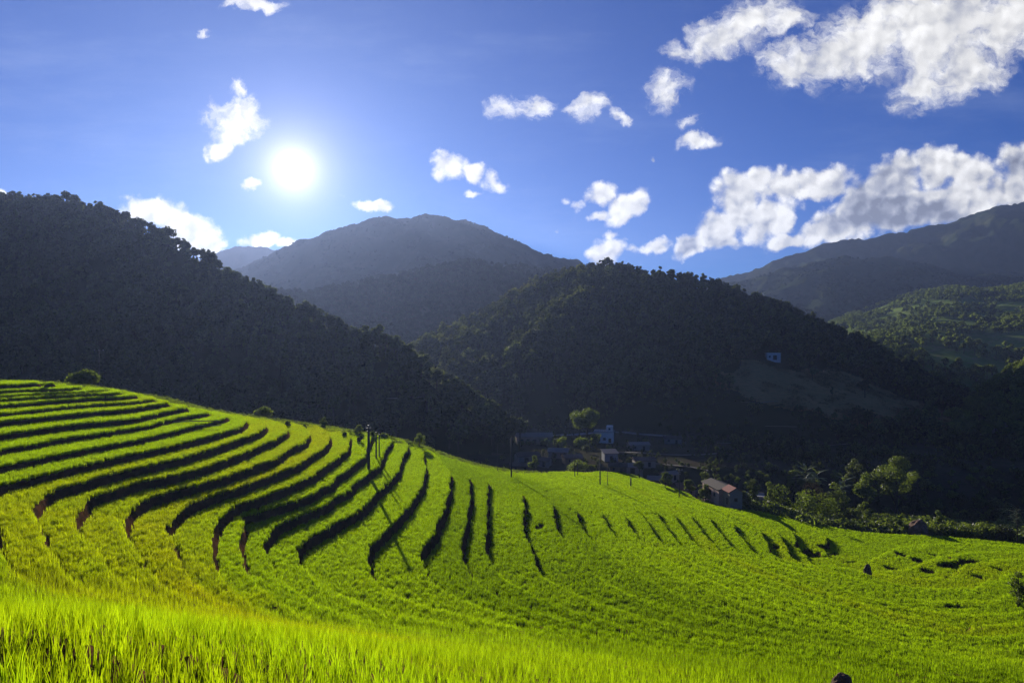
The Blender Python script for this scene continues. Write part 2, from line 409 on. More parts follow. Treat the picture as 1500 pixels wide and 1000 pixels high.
# sunken plots and broken banks in the lower right of the field: (u, v, half width, half length, drop)
for (u, v, a, b, dz) in [(1180, 803, 3.2, 5.0, 1.5), (1215, 800, 2.6, 3.5, 1.6), (1236, 815, 3.0, 4.0, 1.7), (1262, 820, 2.0, 2.0, 1.3), (1345, 815, 1.6, 4.5, 1.5), (1358, 830, 1.6, 3.0, 1.4), (1378, 810, 1.5, 4.5, 1.6),
                         (1392, 822, 3.0, 3.0, 1.6), (1420, 818, 4.0, 3.6, 1.9), (1402, 884, 3.0, 1.0, 1.2), (1410, 912, 1.6, 1.2, 1.2), (995, 928, 1.0, 0.8, 0.9), (1130, 790, 1.4, 5.0, 1.3), (1292, 802, 1.6, 3.0, 1.4), (1318, 808, 1.2, 2.4, 1.2), (1340, 795, 1.2, 3.0, 1.3), (1300, 826, 1.2, 2.0, 1.2), (1376, 838, 1.2, 2.6, 1.3), (1436, 838, 1.4, 2.4, 1.3), (1462, 826, 1.4, 2.0, 1.2), (777, 750, 1.0, 3.5, 1.2), (790, 762, 1.0, 3.0, 1.2)]:
    ycur = np.linspace(30, 200, 341); xcur = (u - 750) / F * ycur
    zz = sample = None
    ii = np.clip(((xcur - GX0) / GS).astype(int), 0, len(gx) - 1); jj = np.clip(((ycur - GY0) / GS).astype(int), 0, len(gy) - 1)
    hit = np.where(Ds[jj, ii] / ycur <= (v - 500) / F)[0]
    if len(hit):
        x0, y0 = xcur[hit[0]], ycur[hit[0]]
        e = np.sqrt(((GXX - x0) / a) ** 2 + ((GYY - y0) / b) ** 2) + 0.5 * fbm(GXX * 0.5, GYY * 0.5, 2, 13)
        Dn = Dn + 0.8 * dz * (1 - sstep(0.75, 1.0, e)) * (1 - 0.45 * sstep(-1, 1, (GYY - y0) / b))
gyd, gxd = np.gradient(Ds, GS)
grad = np.maximum(np.hypot(gxd, gyd), 0.03)
ki = np.clip(np.searchsorted(levels, Dn) - 1, 0, len(levels) - 2)
lo = levels[ki]; hi = levels[ki + 1]
dist = (Dn - lo) / grad
run = 0.5
ris = sstep(0, run, dist)
Dt = lo + (hi - lo) * ris
# beyond the rice the slope is no longer terraced
RICE_H = 0.62
crest_u = np.array([c[0] for c in CREST], float); crest_d = np.array([c[2] for c in CREST], float)
UU = GXX / np.maximum(GYY, 1) * F + 750
cd = np.interp(UU, crest_u, crest_d)
beyond = sstep(-1, 6, GYY - cd)
FIELD_Z = -(Dt * (1 - beyond) + Ds * beyond) - RICE_H * (1 - 0.5 * beyond)
FIELD_Z = FIELD_Z + 0.02 * fbm(GXX * 1.3, GYY * 1.3, 2, 5)
def sample_grid(A, x, y):
    fx = np.clip((np.asarray(x) - GX0) / GS, 0, len(gx) - 1.001); fy = np.clip((np.asarray(y) - GY0) / GS, 0, len(gy) - 1.001)
    i = fx.astype(int); j = fy.astype(int); a = fx - i; b = fy - j
    return (A[j, i] * (1 - a) + A[j, i + 1] * a) * (1 - b) + (A[j + 1, i] * (1 - a) + A[j + 1, i + 1] * a) * b
def grid_faces(ny, nx):
    i = np.arange(ny * nx).reshape(ny, nx)
    return np.stack([i[:-1, :-1], i[:-1, 1:], i[1:, 1:], i[1:, :-1]], -1).reshape(-1, 4)
fv = np.stack([GXX, GYY, FIELD_Z], -1).reshape(-1, 3)
field = link_mesh('terraced_ground', fv, grid_faces(len(gy), len(gx)), M['soil'], kind='structure')

# ------------------------------------------------------------------ valley, hills and mountains
VALLEY_Z = -49.0
# crest: (u, v, depth); foot depth by u; base height; canopy height is taken off the skyline
HILLS = [
 dict(name='forested_hill', mat='hill', cano=9.0, base=-49, exp=0.9,
   crest=[(-900,250,900),(-300,270,820),(0,290,750),(100,292,700),(170,310,650),(250,345,600),(300,372,560),(360,410,510),(420,445,470),(470,465,440),(520,482,405),(560,492,390),(600,512,370),(640,545,350),(690,575,335),(740,602,322),(770,640,312),(800,670,305)],
   foot=[(-900,300),(0,290),(640,292),(800,300)]),
 dict(name='forested_hill', mat='hill', cano=9.0, base=-49, exp=0.8,
   crest=[(480,600,560),(560,525,580),(620,494,600),(680,464,640),(740,434,670),(790,408,700),(850,388,710),(900,387,700),(950,395,680),(1000,404,660),(1050,413,640),(1100,431,620),(1150,446,600),(1200,466,580),(1260,493,550),(1320,522,520),(1380,552,495),(1450,585,480),(1600,640,470)],
   foot=[(480,420),(850,385),(1050,350),(1200,330),(1450,345)]),
 dict(name='wooded_ridge', mat='hill', cano=8.0, base=-45, exp=0.9,
   crest=[(200,450,1200),(350,420,1200),(450,424,1200),(550,404,1200),(620,388,1200),(680,379,1200),(760,386,1182),(850,396,1154),(950,420,1108),(1100,470,1108)],
   foot=[(200,785),(1100,738)]),
 dict(name='mountain', mat='mount', cano=6.0, base=-40, exp=1.0,
   crest=[(100,470,2480),(250,425,2480),(350,392,2480),(400,369,2480),(450,351,2480),(500,332,2480),(550,321,2480),(590,319,2460),(620,317,2451),(680,322,2430),(740,345,2430),(800,369,2381),(850,386,2381),(900,408,2381),(1000,445,2381),(1200,500,2381)],
   foot=[(100,1290),(1200,1290)]),
 dict(name='mountain', mat='mount', cano=0.0, base=-40, exp=1.0,
   crest=[(100,470,3875),(250,402,3875),(290,380,3875),(320,369,3875),(350,360,3875),(390,362,3875),(420,371,3875),(480,400,3875),(600,450,3875)],
   foot=[(100,2712),(600,2712)]),
 dict(name='mountain', mat='mount', cano=0.0, base=-40, exp=1.1,
   crest=[(850,500,2592),(950,450,2592),(1000,430,2592),(1060,411,2592),(1120,390,2592),(1200,362,2592),(1260,351,2592),(1340,342,2592),(1400,325,2592),(1450,312,2592),(1500,300,2592),(1600,282,2592),(1750,290,2592),(2400,330,2592)],
   foot=[(850,1637),(2400,1637)]),
 dict(name='wooded_ridge', mat='mount', cano=4.0, base=-40, exp=0.9,
   crest=[(900,490,1944),(1000,450,1944),(1050,422,1944),(1110,405,1944),(1180,386,1944),(1240,377,1944),(1300,379,1944),(1360,390,1944),(1420,408,1944),(1500,405,1944),(1600,395,1944),(2400,400,1944)],
   foot=[(900,1224),(2400,1224)]),
 dict(name='wooded_hill', mat='farm', cano=8.0, base=-48, exp=0.75,
   crest=[(1000,600,1496),(1150,500,1496),(1200,474,1496),(1240,456,1496),(1290,440,1496),(1340,424,1496),(1400,418,1473),(1450,422,1439),(1500,414,1439),(1600,400,1439),(2400,380,1439)],
   foot=[(1000,600),(2400,560)]),
 dict(name='wooded_hill', mat='hill', cano=7.0, base=-49, exp=0.9,
   crest=[(1300,640,430),(1380,600,430),(1430,572,430),(1460,548,430),(1500,515,440),(1600,460,460),(2400,400,480)],
   foot=[(1300,330),(2400,320)]),
]
def hill_height(x, y, h):
    t = x / y * F + 750
    c = np.array(h['crest'], float); f = np.array(h['foot'], float)
    # soft interpolation of the crest line
    Yc = np.interp(t, c[:, 0], c[:, 2]); Vc = np.interp(t, c[:, 0], c[:, 1]); Yf = np.interp(t, f[:, 0], f[:, 1])
    sc = Yc / 700.0
    zc = (500 - Vc) / F * Yc - h['cano']
    base = h['base']
    s = (y - Yf) / np.maximum(Yc - Yf, 1)
    front = base + (zc - base) * np.clip(s, 0, 1) ** h['exp']
    back = zc - (y - Yc) * 0.45
    z = np.where(y <= Yc, front, back)
    # gullies and spurs, none at the very crest
    w = np.sin(np.clip(s, 0, 1) * math.pi) * np.maximum(zc - base, 0)
    g = fbm(x / (95 * sc), y / (150 * sc), 4, 11)
    z = z + w * (0.17 if h['mat'] != 'mount' else 0.30) * g
    if h['mat'] == 'mount': z = z + np.minimum(1, np.clip(s, 0, 1) * 2) * sc * 5.0 * fbm(x / (28 * sc), y / (60 * sc), 4, 15)
    z = np.where(s < 0, -1e4, z)
    return np.where(zc > base, z, -1e4)
def land(x, y):
    x = np.asarray(x, float); y = np.asarray(y, float)
    t = x / y * F + 750
    z = VALLEY_Z + 1.2 * fbm(x / 40, y / 40, 3, 21) - 14 * (1 - sstep(236, 268, y))
    idx = np.full(x.shape, -1)
    for i, h in enumerate(HILLS):
        hz = hill_height(x, y, h)
        m = hz > z; z = np.where(m, hz, z); idx = np.where(m, i, idx)
    return z, idx
def ground_z(x, y):
    z, _ = land(np.array([x]), np.array([max(y, 1.0)])); z = float(z[0])
    if GX0 < x < GX1 - 1 and GY0 < y < GY1 - 1: z = max(z, float(sample_grid(FIELD_Z, x, y)))
    return z
tt = np.linspace(-1.45, 1.45, 1100)
yy = np.concatenate([np.geomspace(110, 800, 420), np.geomspace(804, 4400, 360)])
TT, YY = np.meshgrid(tt, yy); XX = TT * YY
LZ, LI = land(XX, YY)
# crowns seen from kilometres away: the canopy itself is part of the far slopes
far = (YY > 2400)
cn = vnoise(XX / 14, YY / 14, 31) * 7 + vnoise(XX / 45, YY / 60, 33) * 10
LZ = LZ + np.where(LI >= 3, 1, 0) * np.where(LI < 7, 1, 0) * cn * sstep(1300, 1900, YY)
lf = grid_faces(len(yy), len(tt)); lv = np.stack([XX, YY, LZ], -1).reshape(-1, 3)
fi = LI.reshape(-1)[lf[:, 0]]
MEADOW = ((1235 - 750) / F * 400.0, 400.0, 68.0, 46.0)      # centre and half sizes of the open meadow on the centre hill
def in_meadow(x, y):
    dx = (x - MEADOW[0]); dyy = (y - MEADOW[1]) + dx * 0.10
    return (dx / MEADOW[2]) ** 2 + (dyy / MEADOW[3]) ** 2 + 0.75 * fbm(x / 22, y / 22, 4, 61) < 1
fc = lv[lf].mean(1)
fi = np.where((fi == 1) & in_meadow(fc[:, 0], fc[:, 1]), 99, fi)
for i in list(range(-1, len(HILLS))) + [99]:
    sel = lf[fi == i]
    if not len(sel): continue
    used, inv = np.unique(sel, return_inverse=True)
    nm, mm = ('valley_ground', M['valley']) if i < 0 else ('meadow', M['meadow']) if i == 99 else (HILLS[i]['name'], M[HILLS[i]['mat']])
    link_mesh(nm, lv[used], inv.reshape(-1, 4), mm, kind='structure')

# ------------------------------------------------------------------ scattered plants (geometry nodes on points)
def scatter(name, co, rotz, scl, idx, protos, tilt=None, tint=None, label=None):
    """one object of uncountable plants: prototype meshes instanced on points"""
    c = bpy.data.collections.new(name + '_kinds')
    for i, (me) in enumerate(protos):
        o = bpy.data.objects.new('%s_%02d' % (name, i), me); c.objects.link(o)
    me = bpy.data.meshes.new(name)
    n = len(co)
    me.vertices.add(n); me.vertices.foreach_set('co', np.asarray(co, np.float32).ravel())
    rot = np.zeros((n, 3), np.float32); rot[:, 2] = rotz
    if tilt is not None: rot[:, 0] = tilt[:, 0]; rot[:, 1] = tilt[:, 1]
    a = me.attributes.new('rot', 'FLOAT_VECTOR', 'POINT'); a.data.foreach_set('vector', rot.ravel())
    a = me.attributes.new('scl', 'FLOAT', 'POINT'); a.data.foreach_set('value', np.asarray(scl, np.float32))
    a = me.attributes.new('kin', 'INT', 'POINT'); a.data.foreach_set('value', np.asarray(idx, np.int32))
    if tint is not None:
        a = me.attributes.new('tint', 'FLOAT', 'POINT'); a.data.foreach_set('value', np.asarray(tint, np.float32))
    o = bpy.data.objects.new(name, me); col.objects.link(o); o['kind'] = 'stuff'
    if label: o['label'] = label
    g = bpy.data.node_groups.new(name, 'GeometryNodeTree')
    g.interface.new_socket('Geometry', in_out='INPUT', socket_type='NodeSocketGeometry')
    g.interface.new_socket('Geometry', in_out='OUTPUT', socket_type='NodeSocketGeometry')
    gi = g.nodes.new('NodeGroupInput'); go = g.nodes.new('NodeGroupOutput')
    ip = g.nodes.new('GeometryNodeInstanceOnPoints'); ci = g.nodes.new('GeometryNodeCollectionInfo')
    ci.inputs['Collection'].default_value = c; ci.inputs['Separate Children'].default_value = True; ci.inputs['Reset Children'].default_value = True
    def attr(nm, ty):
        q = g.nodes.new('GeometryNodeInputNamedAttribute'); q.data_type = ty; q.inputs[0].default_value = nm
        return q.outputs[0]
    e2r = g.nodes.new('FunctionNodeEulerToRotation')
    L_ = g.links.new
    L_(gi.outputs[0], ip.inputs['Points']); L_(ci.outputs[0], ip.inputs['Instance'])
    ip.inputs['Pick Instance'].default_value = True
    L_(attr('kin', 'INT'), ip.inputs['Instance Index'])
    L_(attr('rot', 'FLOAT_VECTOR'), e2r.inputs[0]); L_(e2r.outputs[0], ip.inputs['Rotation'])
    L_(attr('scl', 'FLOAT'), ip.inputs['Scale'])
    L_(ip.outputs[0], go.inputs[0])
    md = o.modifiers.new('scatter', 'NODES'); md.node_group = g
    return o

def mesh_only(name, verts, faces, mats, mi=None, smooth=False):
    me = bpy.data.meshes.new(name); me.from_pydata([tuple(v) for v in verts], [], faces); me.update()
    for m in mats: me.materials.append(m)
    if mi is not None: me.polygons.foreach_set('material_index', np.asarray(mi, np.int32))
    me.polygons.foreach_set('use_smooth', np.full(len(me.polygons), smooth))
    return me

def rice_clump(name, nb, rad, h0, h1, wid, segs, rr):
    V, Fc = [], []
    for _ in range(nb):
        a = rr.uniform(0, 2 * math.pi); r = rad * math.sqrt(rr.uniform(0, 1))
        bx, by = r * math.cos(a), r * math.sin(a)
        h = rr.uniform(h0, h1); w = wid * rr.uniform(0.7, 1.3)
        la = rr.uniform(0, 2 * math.pi); lean = h * rr.uniform(0.03, 0.28)
        fa = rr.uniform(0, 2 * math.pi); wx, wy = math.cos(fa), math.sin(fa)
        b0 = len(V)
        for s in range(segs + 1):
            t = s / segs
            x = bx + math.cos(la) * lean * t ** 1.8; y = by + math.sin(la) * lean * t ** 1.8
            z = h * (t - 0.10 * t ** 3 * (lean / h) * 3)
            ww = w * (1 - 0.92 * t ** 1.7) * (0.7 + 0.3 * min(1, t * 4))
            V += [(x - wx * ww / 2, y - wy * ww / 2, z), (x + wx * ww / 2, y + wy * ww / 2, z)]
            if s: Fc.append((b0 + 2 * s - 2, b0 + 2 * s - 1, b0 + 2 * s + 1, b0 + 2 * s))
    return mesh_only(name, V, Fc, [M['rice']])
rr = random.Random(3)
near_p = [rice_clump('rice_near', 11, 0.06, 0.46, 0.90, 0.023, 4, rr) for _ in range(6)]
mid_p = [rice_clump('rice_mid', 12, 0.11, 0.44, 0.84, 0.026, 3, rr) for _ in range(5)]
far_p = [rice_clump('rice_far', 18, 0.30, 0.44, 0.72, 0.046, 2, rr) for _ in range(5)]

ok_rice = ((dist > run * np.where(GYY < 25, 0.9, np.where((gyd > 0.08) & (GYY < 120) & (GXX > -14), 2.4, 1.8))) & (beyond < 0.5)).astype(float)
def rice_points(d0, d1, dens, n_try):
    # uniform over the ground in the ring sector
    th = math.atan(0.95); a = rng.uniform(-th, th, n_try); r = np.sqrt(rng.uniform(d0 ** 2, d1 ** 2, n_try))
    x = r * np.sin(a); y = r * np.cos(a)
    m = (x > GX0 + 1) & (x < GX1 - 1) & (y > GY0 + 1) & (y < GY1 - 2)
    m &= (np.abs(x) < 0.86 * y + 6)
    x, y = x[m], y[m]
    m = sample_grid(ok_rice, x, y) > 0.6
    return x[m], y[m]
def lay_rice(name, d0, d1, dens, protos, label, smin=0.90, smax=1.10):
    th = math.atan(0.95); n = int(dens * th * (d1 ** 2 - d0 ** 2) * (2.5 if d0 < 60 else 1))
    x, y = rice_points(d0, d1, dens, n)
    if d0 < 60:
        g_ = 1 / math.sqrt(dens) * 1.06
        q = np.unique(np.stack([np.round(x / g_), np.round(y / g_)], 1), axis=0) * g_
        x, y = q[:, 0] + rng.normal(0, g_ * 0.20, len(q)), q[:, 1] + rng.normal(0, g_ * 0.20, len(q))
    z = sample_grid(FIELD_Z, x, y)
    D = sample_grid(lo, x, y)
    # each terrace yellows by its own ripeness; patches within it vary
    kk = np.round(D / 0.9).astype(int)
    terr = ((kk * 7919) % 17) / 16.0
    big = 0.5 + 0.9 * fbm(x / 35, y / 35, 3, 41); sm = fbm(x / 3.5, y / 3.5, 3, 43)
    ripe = 0.22 * np.exp(-((D - LV[12]) / 3.5) ** 2) * (1 - sstep(-14, -2, x)) + 0.13 * terr ** 2
    deep = 0.30 * sstep(LV[18], LV[20], D + 7.5 * sstep(-4, 14, x)) * (1 - sstep(LV[25], LV[27], D)) * np.where(y < 24, 0, 1)  # deeper green across the middle levels, reaching further up towards the right
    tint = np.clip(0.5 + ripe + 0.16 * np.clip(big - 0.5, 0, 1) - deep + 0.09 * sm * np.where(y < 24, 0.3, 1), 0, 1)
    n = len(x)
    scl = rng.uniform(smin, smax, n) * (1 + 0.07 * fbm(x / 2.5, y / 2.5, 2, 47))
    tilt = rng.normal(0, 0.045, (n, 2))
    scatter(name, np.stack([x, y, z - 0.02], 1), rng.uniform(0, 6.28, n), scl, rng.integers(0, len(protos), n), protos, tilt, tint, label)
    print(name, n)
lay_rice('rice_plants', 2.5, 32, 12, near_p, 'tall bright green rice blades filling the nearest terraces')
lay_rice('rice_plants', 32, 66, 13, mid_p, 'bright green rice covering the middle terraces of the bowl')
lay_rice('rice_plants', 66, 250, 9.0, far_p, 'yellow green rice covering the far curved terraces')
#PART2
# ------------------------------------------------------------------ plants as meshes
def leaf_cloud(centers, radii, n, size, rs, up=0.35, squash=0.8, hollow=0.55):
    """n leaf sprays on and inside every puff; each spray is one bent four-sided leaf"""
    V = []; Fc = []; b = 0
    for c, r in zip(centers, radii):
        m = max(6, int(n * (r / np.mean(radii)) ** 2))
        d = rs.normal(size=(m, 3)); d /= np.linalg.norm(d, axis=1)[:, None]
        rad = r * (hollow + (1.08 - hollow) * rs.random(m) ** 0.6)
        p = np.asarray(c) + d * rad[:, None] * np.array([1, 1, squash])
        nr = d + rs.normal(size=(m, 3)) * 0.7 + np.array([0, 0, up]); nr /= np.linalg.norm(nr, axis=1)[:, None]
        a = np.cross(nr, rs.normal(size=(m, 3))); a /= np.linalg.norm(a, axis=1)[:, None] + 1e-9
        bt = np.cross(nr, a); s = size * (0.6 + 0.8 * rs.random(m))[:, None]
        q = np.stack([p - a * s * 0.6, p + bt * s * 0.32 - nr * s * 0.08, p + a * s * 0.6 - nr * s * 0.15, p - bt * s * 0.32 - nr * s * 0.08], 1)
        V.append(q.reshape(-1, 3)); Fc.append(np.arange(b, b + 4 * m).reshape(-1, 4)); b += 4 * m
    return np.concatenate(V), np.concatenate(Fc)
def tube(path, radii, sides=6, cap=True):
    V = []; Fc = []
    for i, (p, r) in enumerate(zip(path, radii)):
        p = Vector(p); q = Vector(path[min(i + 1, len(path) - 1)]) - Vector(path[max(i - 1, 0)])
        q.normalize(); a = q.orthogonal().normalized(); a = (Vector((1, 0, 0)) - q * q.x).normalized() if abs(q.x) < 0.9 else a
        bb = q.cross(a)
        for k in range(sides):
            t = 2 * math.pi * k / sides
            V.append(tuple(p + a * r * math.cos(t) + bb * r * math.sin(t)))
        if i:
            o = (i - 1) * sides
            for k in range(sides): Fc.append((o + k, o + (k + 1) % sides, o + sides + (k + 1) % sides, o + sides + k))
    if cap:
        Fc.append(tuple(range(sides - 1, -1, -1))); o = (len(path) - 1) * sides; Fc.append(tuple(range(o, o + sides)))
    return V, Fc
def merge(*parts):
    V, Fc = [], []
    for v, f in parts:
        b = len(V); V += [tuple(q) for q in v]; Fc += [tuple(int(i) + b for i in q) for q in f]
    return V, Fc
def tree_parts(kind, H, Wd, seed, leaf=0.55, n=120):
    """returns (crown verts, crown faces), (trunk verts, faces); base at the origin"""
    rs = np.random.default_rng(seed)
    if kind == 'round':   b0, npf, top = 0.26, 18, 1.0
    elif kind == 'tall':  b0, npf, top = 0.38, 15, 1.0
    elif kind == 'slender': b0, npf, top = 0.25, 12, 1.0
    elif kind == 'bush':  b0, npf, top = 0.02, 15, 1.0
    elif kind == 'umbrella': b0, npf, top = 0.50, 13, 1.0
    cs, rd = [], []
    ch = H * (1 - b0); cz = H * b0 + ch / 2
    for i in range(npf):
        u = rs.normal(size=3); u /= np.linalg.norm(u); rr_ = rs.random() ** 0.5
        p = u * rr_ * np.array([Wd * 0.42, Wd * 0.42, ch * 0.40]) + np.array([0, 0, cz])
        f = 1.0
        if kind == 'slender': f = 0.8
        if kind in ('round', 'tall'): f = 1.15 - 0.45 * abs(p[2] - cz * 0.95) / ch
        cs.append(p); rd.append(Wd * rs.uniform(0.10, 0.22) * f)
    cs.append(np.array([0, 0, H - Wd * 0.17])); rd.append(Wd * 0.17)
    crown = leaf_cloud(cs, rd, n, leaf, rs)
    tr = 0.020 * H + 0.04
    bend = rs.normal(size=2) * 0.03 * H
    path = [(0, 0, -0.6), (bend[0] * .3, bend[1] * .3, H * 0.3), (bend[0], bend[1], H * 0.62), (bend[0] * 1.2, bend[1] * 1.2, H * 0.9)]
    segs = [tube(path, [tr * 1.3, tr, tr * 0.65, tr * 0.2])]
    for c in cs[:6]:
        z0 = max(H * b0 * 0.8, 0.15 * H) + rs.random() * H * 0.15
        st = (bend[0] * z0 / H * 1.5, bend[1] * z0 / H * 1.5, z0)
        mid = (st[0] * .5 + c[0] * .5, st[1] * .5 + c[1] * .5, st[2] * .4 + c[2] * .6)
        segs.append(tube([st, mid, tuple(c)], [tr * 0.45, tr * 0.3, tr * 0.1], 4))
    return crown, merge(*segs)
def combined(name, kind, H, Wd, seed, leaf, n, m):
    cr, tk = tree_parts(kind, H, Wd, seed, leaf, n)
    V, Fc = merge(cr, tk)
    return mesh_only(name, V, Fc, [m, M['bark']], [0] * len(cr[1]) + [1] * len(tk[1]))

def thing(name, label, cat, loc=(0, 0, 0), rotz=0.0, group=None):
    o = bpy.data.objects.new(name, None); col.objects.link(o)
    o.empty_display_size = 0.2
    o.location = loc; o.rotation_euler = (0, 0, rotz); o['label'] = label; o['category'] = cat
    if group: o['group'] = group
    return o
def part(name, geo, m, parent, smooth=False):
    me = geo if isinstance(geo, bpy.types.Mesh) else mesh_only(name, geo[0], geo[1], [m] if not isinstance(m, list) else m, smooth=smooth)
    o = bpy.data.objects.new(name, me); col.objects.link(o); o.parent = parent
    return o
def tag(o, label, cat, group=None):
    o['label'] = label; o['category'] = cat
    if group: o['group'] = group
    return o
ONES = ['', 'first', 'second', 'third', 'fourth', 'fifth', 'sixth', 'seventh', 'eighth', 'ninth', 'tenth', 'eleventh', 'twelfth', 'thirteenth', 'fourteenth', 'fifteenth', 'sixteenth', 'seventeenth', 'eighteenth', 'nineteenth']
def ordinal(n):
    if n < 20: return ONES[n]
    t = {2: 'twent', 3: 'thirt', 4: 'fort', 5: 'fift'}[n // 10]
    return t + 'ieth' if n % 10 == 0 else t + 'y-' + ONES[n % 10]

# tree kinds shared by the single trees; built once, copied as objects
TREE_MESH = {}
def tree_meshes(kind, seed, m, hw=0.75, leaf=0.075, n=130):
    """unit-height crown and trunk meshes (leaf is a share of the height)"""
    key = (kind, seed, m, hw, leaf, n)
    if key not in TREE_MESH:
        H = 10.0
        cr, tk = tree_parts(kind, H, H * hw, seed, H * leaf, n)
        TREE_MESH[key] = (mesh_only('crown', cr[0], cr[1], [M[m]]), mesh_only('trunk', tk[0], tk[1], [M['bark']], smooth=True))
    return TREE_MESH[key]
def tree(name, kind, x, y, H, label, cat='tree', group=None, m='forest_leaf', hw=0.75, seed=0, leaf=0.075, n=130, rot=None, z=None, wide=1.0):
    z = ground_z(x, y) if z is None else z
    t = thing(name, label, cat, (x, y, z), rng.uniform(0, 6.28) if rot is None else rot, group)
    cm, tm = tree_meshes(kind, seed, m, hw, leaf, n)
    for nm, me in (('crown' if kind != 'bush' else 'foliage', cm), ('trunk' if kind != 'bush' else 'stems', tm)):
        o = part(nm, me, None, t); o.scale = (H / 10 * wide, H / 10 * wide, H / 10)
    return t
def at(u, y): return (u - 750) / F * y

# ------------------------------------------------------------------ the woods
def visible(x, y, z, H):
    return True
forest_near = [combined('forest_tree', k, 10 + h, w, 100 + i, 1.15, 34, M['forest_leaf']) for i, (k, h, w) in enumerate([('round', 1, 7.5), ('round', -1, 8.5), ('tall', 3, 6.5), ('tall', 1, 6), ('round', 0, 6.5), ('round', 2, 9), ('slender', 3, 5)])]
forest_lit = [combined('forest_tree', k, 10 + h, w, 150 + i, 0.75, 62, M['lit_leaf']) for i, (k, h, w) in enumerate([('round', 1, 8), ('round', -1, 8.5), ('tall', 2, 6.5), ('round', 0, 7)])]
forest_farm = [combined('forest_tree', k, 10 + h, w, 250 + i, 1.4, 22, M['farm_leaf']) for i, (k, h, w) in enumerate([('round', 1, 8.5), ('round', -1, 9.5), ('tall', 2, 7.5), ('round', 0, 8)])]
forest_far = [combined('forest_tree', k, 10 + h, w, 200 + i, 1.7, 16, M['far_leaf']) for i, (k, h, w) in enumerate([('round', 1, 8.5), ('round', -1, 9.5), ('tall', 2, 7.5), ('round', 0, 8)])]
def wood(name, hills, u0, u1, y0, y1, cell, protos, label, smin, smax, keep=None, thin=1.0):
    n = int((u1 - u0) / F * (y1 ** 2 - y0 ** 2) / 2 / cell)
    y = np.sqrt(rng.uniform(y0 ** 2, y1 ** 2, n)); u = rng.uniform(u0, u1, n); x = (u - 750) / F * y
    z, idx = land(x, y)
    m = np.isin(idx, hills)
    if keep is not None: m &= keep(x, y, idx)
    # hide what a nearer slope hides anyway
    x, y, z, u, idx = x[m], y[m], z[m], u[m], idx[m]
    el = (z + 12) / y
    vis = np.ones(len(x), bool)
    for f in np.linspace(0.35, 0.97, 14):
        yq = np.maximum(y * f, 112); zq, _ = land(x / y * yq, yq); vis &= ~((zq + 3) / yq > el)
    x, y, z = x[vis], y[vis], z[vis]; n = len(x)
    s = rng.uniform(smin, smax, n) * (1 + 0.25 * fbm(x / 60, y / 60, 2, 71))
    scatter(name, np.stack([x, y, z - 0.4], 1), rng.uniform(0, 6.28, n), s, rng.integers(0, len(protos), n), protos, rng.normal(0, 0.04, (n, 2)), np.clip(0.6 * fbm(x / 70, y / 70, 3, 91) + 0.5 * (rng.random(n) ** 4), 0, 1), label)
    print(name, n)
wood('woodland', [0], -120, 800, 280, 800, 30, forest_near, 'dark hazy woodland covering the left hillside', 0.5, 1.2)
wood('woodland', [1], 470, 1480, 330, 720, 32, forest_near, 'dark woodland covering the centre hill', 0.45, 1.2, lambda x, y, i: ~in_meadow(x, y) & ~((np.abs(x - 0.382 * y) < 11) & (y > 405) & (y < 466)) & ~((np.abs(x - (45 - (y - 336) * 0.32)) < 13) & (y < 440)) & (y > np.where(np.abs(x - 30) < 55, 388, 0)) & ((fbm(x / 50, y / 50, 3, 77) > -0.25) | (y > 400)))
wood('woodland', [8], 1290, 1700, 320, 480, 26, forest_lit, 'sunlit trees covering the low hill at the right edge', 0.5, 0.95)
wood('woodland', [-1], 1070, 1560, 192, 262, 14, forest_lit, 'lit bushes and small trees behind the field edge at right', 0.14, 0.42)
wood('woodland', [7], 1130, 1650, 520, 1520, 60, forest_farm, 'pale hazy woods and hedges on the farmed hill at right', 0.5, 1.0, lambda x, y, i: fbm(x / 55, y / 55, 3, 79) > -0.12)
wood('woodland', [2], 250, 1000, 700, 1220, 60, forest_far, 'blue hazy woods on the ridge behind the centre hill', 0.6, 1.1)
wood('woodland', [3], 330, 920, 1250, 2520, 190, forest_far, 'blue hazy forest on the central mountain', 0.6, 1.1)
wood('woodland', [6], 1020, 1560, 1150, 2000, 150, forest_far, 'hazy forest on the ridge below the right mountain', 0.6, 1.1)
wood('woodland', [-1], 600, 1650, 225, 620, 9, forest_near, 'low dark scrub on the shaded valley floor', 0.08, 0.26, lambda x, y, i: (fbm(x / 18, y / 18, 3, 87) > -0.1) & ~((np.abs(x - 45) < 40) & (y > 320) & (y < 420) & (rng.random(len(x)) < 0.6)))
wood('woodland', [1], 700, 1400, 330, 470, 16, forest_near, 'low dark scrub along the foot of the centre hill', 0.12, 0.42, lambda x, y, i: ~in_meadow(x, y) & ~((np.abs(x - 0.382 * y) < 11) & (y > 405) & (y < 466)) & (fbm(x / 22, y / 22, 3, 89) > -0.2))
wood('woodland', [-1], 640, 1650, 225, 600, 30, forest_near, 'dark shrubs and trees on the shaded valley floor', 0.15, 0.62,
     lambda x, y, i: (fbm(x / 30, y / 30, 3, 83) > -0.02) & (~((y > 225) & (y < 372) & (x > -25) & (x < 95)) | (rng.random(len(x)) < 0.06)))

